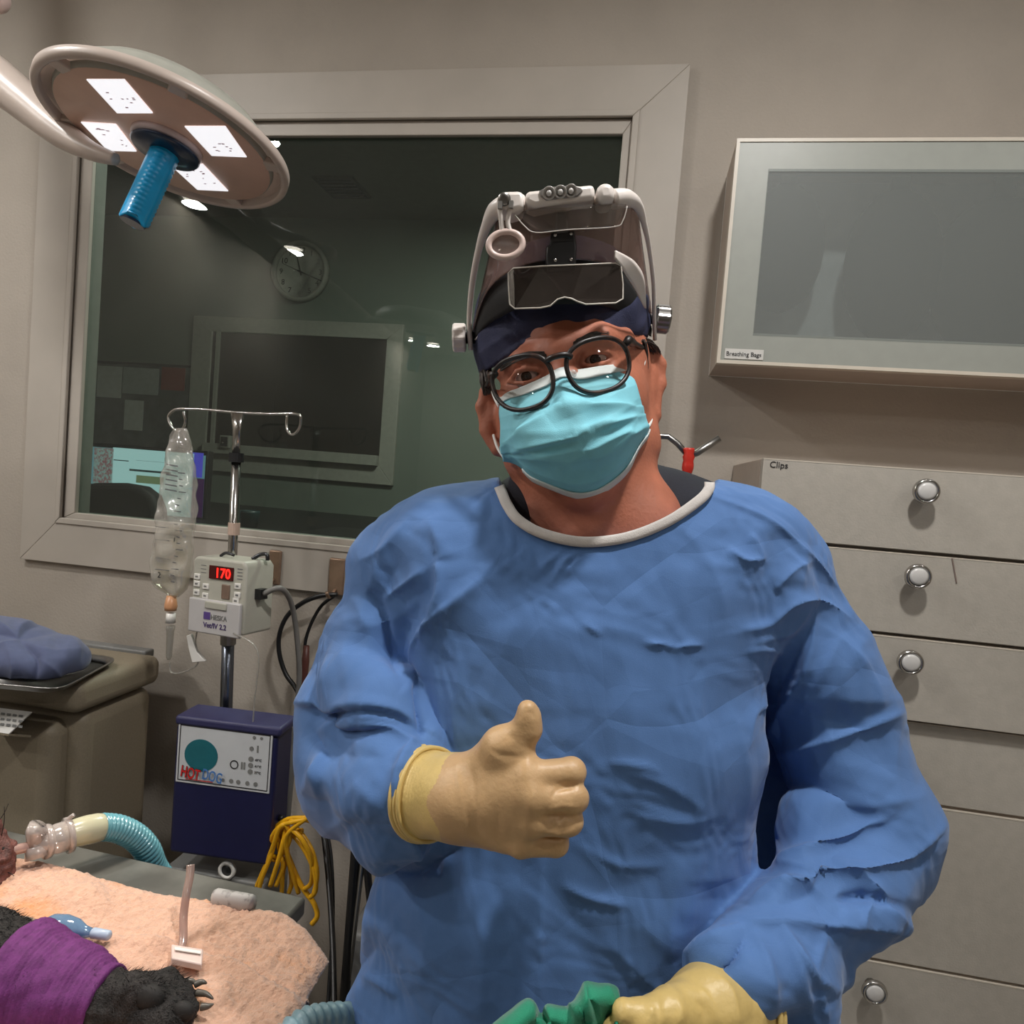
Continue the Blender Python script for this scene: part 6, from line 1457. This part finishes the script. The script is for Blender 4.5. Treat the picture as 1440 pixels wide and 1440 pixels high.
V = crease(V, N_, [([(930, 1408), (935, 1424), (930, 1440)], 2, 5, 5), ([(950, 1402), (956, 1420), (952, 1440)], 2, 6, 5), ([(915, 1414), (918, 1428)], 1.5, 4, 4), ([(985, 1390), (1000, 1410), (1010, 1440)], 2.5, 8, 8), ([(1010, 1372), (1030, 1395), (1040, 1440)], 2.5, 8, 10), ([(970, 1400), (990, 1420), (990, 1440)], -2, 6, 6), ([(1030, 1368), (1056, 1390), (1066, 1430)], 2, 5, 6)])
V = V+N_*(noise3(V, 52, 20, 12)*.0006)[:, None]
g2 = pobj('glove', V, Q, latexc, None, 'yellowish latex glove on the hand holding the green cloth')
for s_ in (0, .005): ringtube(c2g+ax2*s_, ax2, .0388-.05*s_, latexc, g2, .0026)
# ---------------- green cloth in the lowered hand
V, Fc = [], []
top_ = [(640, 1500), (672, 1460), (692, 1440), (716, 1421), (742, 1405), (760, 1424), (770, 1412), (800, 1416), (812, 1396), (822, 1377), (845, 1382), (868, 1389), (870, 1412), (866, 1436), (884, 1452)]
T_ = np.array(cr([np.array(p, float) for p in top_], 8)); n = len(T_); rows_ = 26
for j in range(rows_):
    v = j/(rows_-1)
    for i in range(n):
        u = i/(n-1); x, y = T_[i]; fold = math.sin(u*19+1.2*math.sin(u*7))
        px = x*(1-v)+(x*.55+860*.45)*v; py = y+(1620-y)*v*.9
        d = .585+.02*fold*(.35+.65*v)+.012*math.sin(u*43+v*5)*v-.03*v-.018*math.sin(math.pi*min(1, v*4))
        V.append(A(px, py, d))
Q = np.array([(j*n+i, (j+1)*n+i, (j+1)*n+i+1, j*n+i+1) for j in range(rows_-1) for i in range(n-1)])
V = np.array(V); N_ = vnorm(V, Q)
if N_[:, 2].mean() > 0: Q = Q[:, ::-1]; N_ = -N_
V = crease(V, N_, [([(824, 1378), (835, 1400), (838, 1440)], -8, 8, 10), ([(800, 1412), (830, 1425), (860, 1440)], 7, 7, 14), ([(760, 1424), (764, 1450)], -7, 10, 10), ([(742, 1405), (752, 1440)], 4, 14, 12), ([(850, 1384), (864, 1420)], 5, 8, 6)], False)
gc_ = qobj('green_drape', V*PS, Q, mat('green_cloth', (28, 138, 104), .8, var=.06, scale=50, bump=.3, bscale=900, sheen=.2))
s_ = gc_.modifiers.new('thick', 'SOLIDIFY'); s_.thickness = .002
tag(gc_, 'bunched green cloth held in the surgeon\'s lowered hand at the bottom edge', 'cloth')
# ---------------- eyeglasses
gls = thing('eyeglasses', 'round tortoiseshell eyeglasses worn over the blue face mask', 'eyeglasses', PW(790, 510, .70))
tort = mat('tortoiseshell', (26, 19, 18), .42, var=.6, scale=60, col2=(84, 48, 32), lo=.55, hi=.75)
gd = lambda x: .661+.036*((x-792)/100.0)**2
def lens_pts(cx, cy, a, b, n=44):
    out = []
    for k in range(n):
        t = 2*math.pi*k/n; c_, s_ = math.cos(t), math.sin(t)
        x = a*math.copysign(abs(c_)**.86, c_); y = b*math.copysign(abs(s_)**.86, s_)*(1.0 if s_ > 0 else 1.04); x *= 1+.04*s_
        an = rad(14); X = cx+x*math.cos(an)-(-y)*(-math.sin(an))*0-0; 
        X = cx+x*math.cos(an)-y*math.sin(an); Y = cy-(x*math.sin(an)+y*math.cos(an))
        out.append((X, Y))
    return out
for cx, cy, a, b, lab in ((735.5, 537.5, 42.5, 37, 0), (841, 513, 44, 37, 1)):
    lp_ = lens_pts(cx, cy, a, b)
    rim_ = MB().tube([PW(x, y, gd(x)) for x, y in lp_], .0023*PS, 10, closed=True).build('rim', tort, gls, True)
    MB().poly3([PW(cx+(x-cx)*.97, cy+(y-cy)*.97, gd(cx)+(gd(x)-gd(cx))*1.0) for x, y in lp_], FWD, .0012).build('lens', clear_mat('lens_clear', (253, 252, 251), gloss=.0, rough=.01, k=.5), rim_, True)
MB().tube(cr([PW(768, 508, gd(770)), PW(776, 503, .658), PW(786, 500, .657), PW(796, 499, .658), PW(803, 502, gd(800))], 5), .0029*PS, 10).tube([PW(879, 484, gd(880)), PW(884, 478, gd(884)+.002), PW(889, 482, .712)], [.003, .0042, .0042], 10).tube([PW(697, 526, gd(697)), PW(692, 528, gd(692)+.004), PW(690, 531, .716)], [.003, .0042, .0042], 10).build('bridge', tort, gls, True)
for p_ in (((888, 480, .71), (898, 486, .745), (908, 492, .78), (918, 498, .81)), ((691, 530, .714), (688, 536, .745), (684, 545, .78), (682, 552, .81))):
    MB().tube(cr([PW(*q) for q in p_], 5), .0026, 8).build('temple', tort, gls, True)
for x, y in ((778, 532), (806, 525)): MB().ball(PW(x, y, .682), .0035, 10).build('nose_pad', clear_mat('pad_clear', gloss=.1, haze=.4), gls, True)
# ---------------- head-worn magnifier
hm = thing('head_magnifier', 'white head-worn magnifier visor with black headband above the surgeon\'s forehead', 'magnifier', PW(790, 400, .70))
wp_ = mat('visor_white', (222, 214, 208), .35, var=.02)
tb_ = [(664, 462), (670, 440), (679, 412), (694, 393), (714, 381), (740, 371), (766, 366), (788, 364), (809, 365), (847, 367), (870, 376), (894, 407), (908, 435), (917, 462)]
bb_ = [(666, 486), (670, 474), (684, 458), (702, 447), (721, 437), (745, 431), (770, 429), (790, 428), (812, 428), (845, 430), (868, 437), (890, 450), (905, 462), (916, 474)]
hb_ = patch('headband', tb_, bb_, lambda u, v: .688+.115*abs(u)**2.4-.004*math.sin(math.pi*v), M['blackmat'], hm, .003, 60, 8)
strip('band_edge', [(668, 478), (684, 460), (702, 449), (721, 439), (750, 433)], 2.0, wp_, hm, lambda u: .688+.115*(.95-.4*(u+1)*.5*1.0)**2.4-.006 if u < 1 else .70)
# side frames
def frame_tube(pts, r, flat=None): return MB().tube(cr([PW(*p) for p in pts], 7), [x*PS for x in r], 14, flat=flat)
fl_ = frame_tube([(662, 492, .79), (660, 450, .775), (664, 400, .75), (673, 352, .722), (684, 318, .70), (697, 296, .682), (716, 286, .672), (735, 286, .666)], [.0026, .0030, .0032, .0036, .0052, .0085, .009, .0075])
fl_.build('visor_frame', wp_, hm, True)
fr2 = frame_tube([(921, 478, .79), (920, 448, .775), (919, 400, .752), (913, 350, .724), (905, 312, .70), (896, 288, .682), (880, 279, .672), (862, 280, .666)], [.0022, .0022, .0022, .0024, .003, .0052, .0085, .009])
fr2.build('visor_frame', wp_, hm, True)
patch('brow_bar', [(715, 281), (735, 288), (752, 290), (770, 286), (793, 287), (812, 281), (835, 276), (860, 272), (893, 275)], [(700, 306), (725, 302), (752, 295), (774, 292), (795, 297), (818, 290), (845, 284), (870, 284), (899, 292)], lambda u, v: .664+.02*abs(u)**2-.003*math.sin(math.pi*v), wp_, hm, .006, 40, 8)
# light unit
def qbox(name, q, d0, th, m, parent, bevel=.002, label=None):
    P = [PW(x, y, d0) for x, y in q]; return MB().poly3(P, FWD, th).build(name, m, parent, False, bevel, label, seg=3)
lu = qbox('light_housing', [(739, 268), (836, 258), (838, 279), (800, 284), (752, 290), (738, 284)], .650, .026, wp_, hm, .004)
qbox('light_window', [(758, 268), (768, 263), (806, 260), (816, 262), (820, 268), (812, 276), (768, 281), (760, 276)], .6485, .004, mat('reflector_grey', (130, 126, 122), .3, .3), lu, .001)
for x, y in ((772, 271.5), (788, 269.8), (803, 268.3)):
    c_ = PW(x, y, .6475); n_ = unit(CAM-c_)
    MB().lathe([(.0055, 0), (.0055, .0015), (.0045, .0015), (.003, -.001), (.0005, -.0015)], c_, n_, 20).build('led', mat('led_cup', (190, 186, 182), .3, .2), lu, True)
    MB().ball(c_+n_*.0005, .0026, 12).build('led_bulb', M['knobwhite'], lu, True)
qbox('hinge_block', [(841, 257), (858, 254), (864, 262), (866, 280), (842, 284), (839, 268)], .648, .03, wp_, hm, .005)
qbox('hinge_block', [(698, 276), (708, 268), (733, 267), (737, 272), (737, 292), (720, 297), (699, 290)], .650, .028, wp_, hm, .005)
c_ = PW(709, 280, .6485); MB().lathe([(.0055, -.002), (.0055, .001), (.003, .002)], c_, unit(CAM-c_), 20).build('screw', M['steel'], hm, True)
for x, y in ((703.5, 289), (719, 288)): MB().box(PW(x, y, .649), (.0035, .004, .006)).build('clip', M['greycable'], hm)
# small loupe
lo1 = frame_tube([(703, 292, .652), (705, 312, .654), (706, 326, .655)], [.0024]*3).tube(cr([PW(718, 290, .652), PW(714, 312, .654), PW(718, 328, .655)], 5), .0022, 10)
lo1.build('loupe_arm', wp_, hm, True)
an = rad(8); lring = [PW(711+24*math.cos(t)*math.cos(an)-18*math.sin(t)*math.sin(an), 344-(24*math.cos(t)*math.sin(an)+18*math.sin(t)*math.cos(an)), .655) for t in np.linspace(0, 2*math.pi, 40, endpoint=False)]
lr_ = MB().tube(lring, .0030*PS, 12, closed=True).build('loupe_ring', mat('ring_pinkwhite', (214, 192, 184), .35), hm, True)
MB().poly3([p+(PW(711, 344, .655)-p)*.06 for p in lring], FWD, .0015).build('loupe_lens', clear_mat('loupe_clear', (238, 230, 226), gloss=.03, rough=.02, haze=.06), lr_, True)
# visor sheet, upper and lower lens plates
visor = clear_mat('visor_clear', (196, 186, 182), gloss=.03, rough=.08, haze=.26, hazecol=(168, 136, 128), smudge=.16)
patch('visor_sheet', [(699, 302), (730, 302), (770, 296), (815, 290), (860, 285), (897, 294)], [(663, 470), (685, 408), (730, 376), (800, 364), (880, 384), (918, 450)], lambda u, v: .668+.012*v+(.02+.09*v)*abs(u)**2.2, visor, hm, .0012, 40, 24)
lensm = clear_mat('plate_clear', (226, 222, 218), gloss=.04, rough=.03, haze=.08, hazecol=(190, 180, 174))
patch('lens_plate', [(722, 300), (760, 293), (800, 292), (840, 287), (881, 287)], [(752, 327), (784, 325), (810, 322), (840, 320), (868, 318)], lambda u, v: .652+.01*u*u+.004*v, lensm, hm, .0018, 30, 8)
edm = mat('plate_edge', (196, 190, 184), .3)
MB().tube(cr([PW(x, y, .654) for x, y in ((724, 302), (738, 318), (754, 327), (800, 323), (864, 319), (876, 310), (882, 290))], 5), .0005, 6).build('plate_edge', edm, hm, True)
low_ = [(722, 377), (760, 374.5), (820, 372), (866, 370), (873, 374), (876, 400), (876, 420), (866, 426), (824, 428), (812, 424), (804, 420), (794, 418), (784, 421), (774, 430), (760, 433), (724, 434), (717, 428), (715, 400), (715, 384)]
lq = [PW(x, y, .664+.018*((x-795)/80)**2) for x, y in low_]
lpt = MB().poly3(lq, FWD, .0018).build('lens_plate', clear_mat('plate_clear_low', (150, 142, 138), gloss=.04, rough=.03, haze=.12, hazecol=(120, 108, 102)), hm)
MB().tube(lq, .0007, 8, closed=True).build('plate_edge', mat('plate_edge_white', (206, 200, 190), .3), lpt, True)
# centre bracket
qbox('bracket', [(775, 327), (808, 324), (811, 346), (810, 378), (771, 380), (768, 364), (768, 346), (773, 344)], .668, .02, M['black'], hm, .003)
for x, y in ((781, 331), (803, 329), (781, 366), (803, 365)): MB().ball(PW(x, y, .667), .0016, 10).build('rivet', M['chrome'], hm, True)
qbox('bracket_stem', [(781, 298), (797, 297), (800, 326), (781, 328)], .666, .012, mat('smoke_plastic', (70, 68, 68), .3), hm, .002)
# white strap behind, on the far side of the head
patch('top_strap', [(866, 352), (880, 359), (894, 369), (906, 391), (909, 434)], [(866, 363), (874, 375), (882, 389), (893, 407), (906, 433)], lambda u, v: .672+.05*(u+1)/2, wp_, hm, .002, 24, 6)
# side knobs
for (x0_, x1_, y, m) in ((637, 655, 475, wp_), (941, 921, 450, M['steel'])):
    a_, b_ = PW(x0_, y, .79), PW(x1_, y-(2 if x1_ < x0_ else -0), .79); ax = unit(b_-a_); L_ = np.linalg.norm(b_-a_); n = 36; V, Fc = [], []
    R_ = 20*.79/FPX*PS
    MB().tube([b_-ax*.002, b_+ax*.010], .006, 12).build('knob_shaft', M['black'], hm, True)
    kb = MB(); up = np.array([0, 0, 1.0]); u_ = unit(np.cross(up, ax)); w_ = np.cross(ax, u_)
    prof = [(.001, 0), (R_*.9, 0), (R_, L_*.12), (R_, L_*.9), (R_*.9, L_), (.001, L_)]
    for r_, z in prof:
        for k in range(n):
            t = 2*math.pi*k/n; rr = r_*(1-.07*(math.sin(t*9) > 0)); V.append(a_+ax*z+rr*(math.cos(t)*u_+math.sin(t)*w_))
    for i in range(len(prof)-1):
        for k in range(n): Fc.append((i*n+k, i*n+(k+1) % n, (i+1)*n+(k+1) % n, (i+1)*n+k))
    mesh_obj('knob', V, Fc, m, hm, False)
# ================================================================== view
SC.view_settings.view_transform = 'Standard'; SC.view_settings.look = 'None'; SC.view_settings.gamma = 1.0; SC.view_settings.use_curve_mapping = False
SC.view_settings.exposure = 0.0
SC.cycles.use_denoising = True
SC.cycles.max_bounces = 10; SC.cycles.transparent_max_bounces = 16; SC.cycles.diffuse_bounces = 5; SC.cycles.glossy_bounces = 4
SC.cycles.caustics_reflective = False; SC.cycles.caustics_refractive = False; SC.cycles.sample_clamp_indirect = 4.0
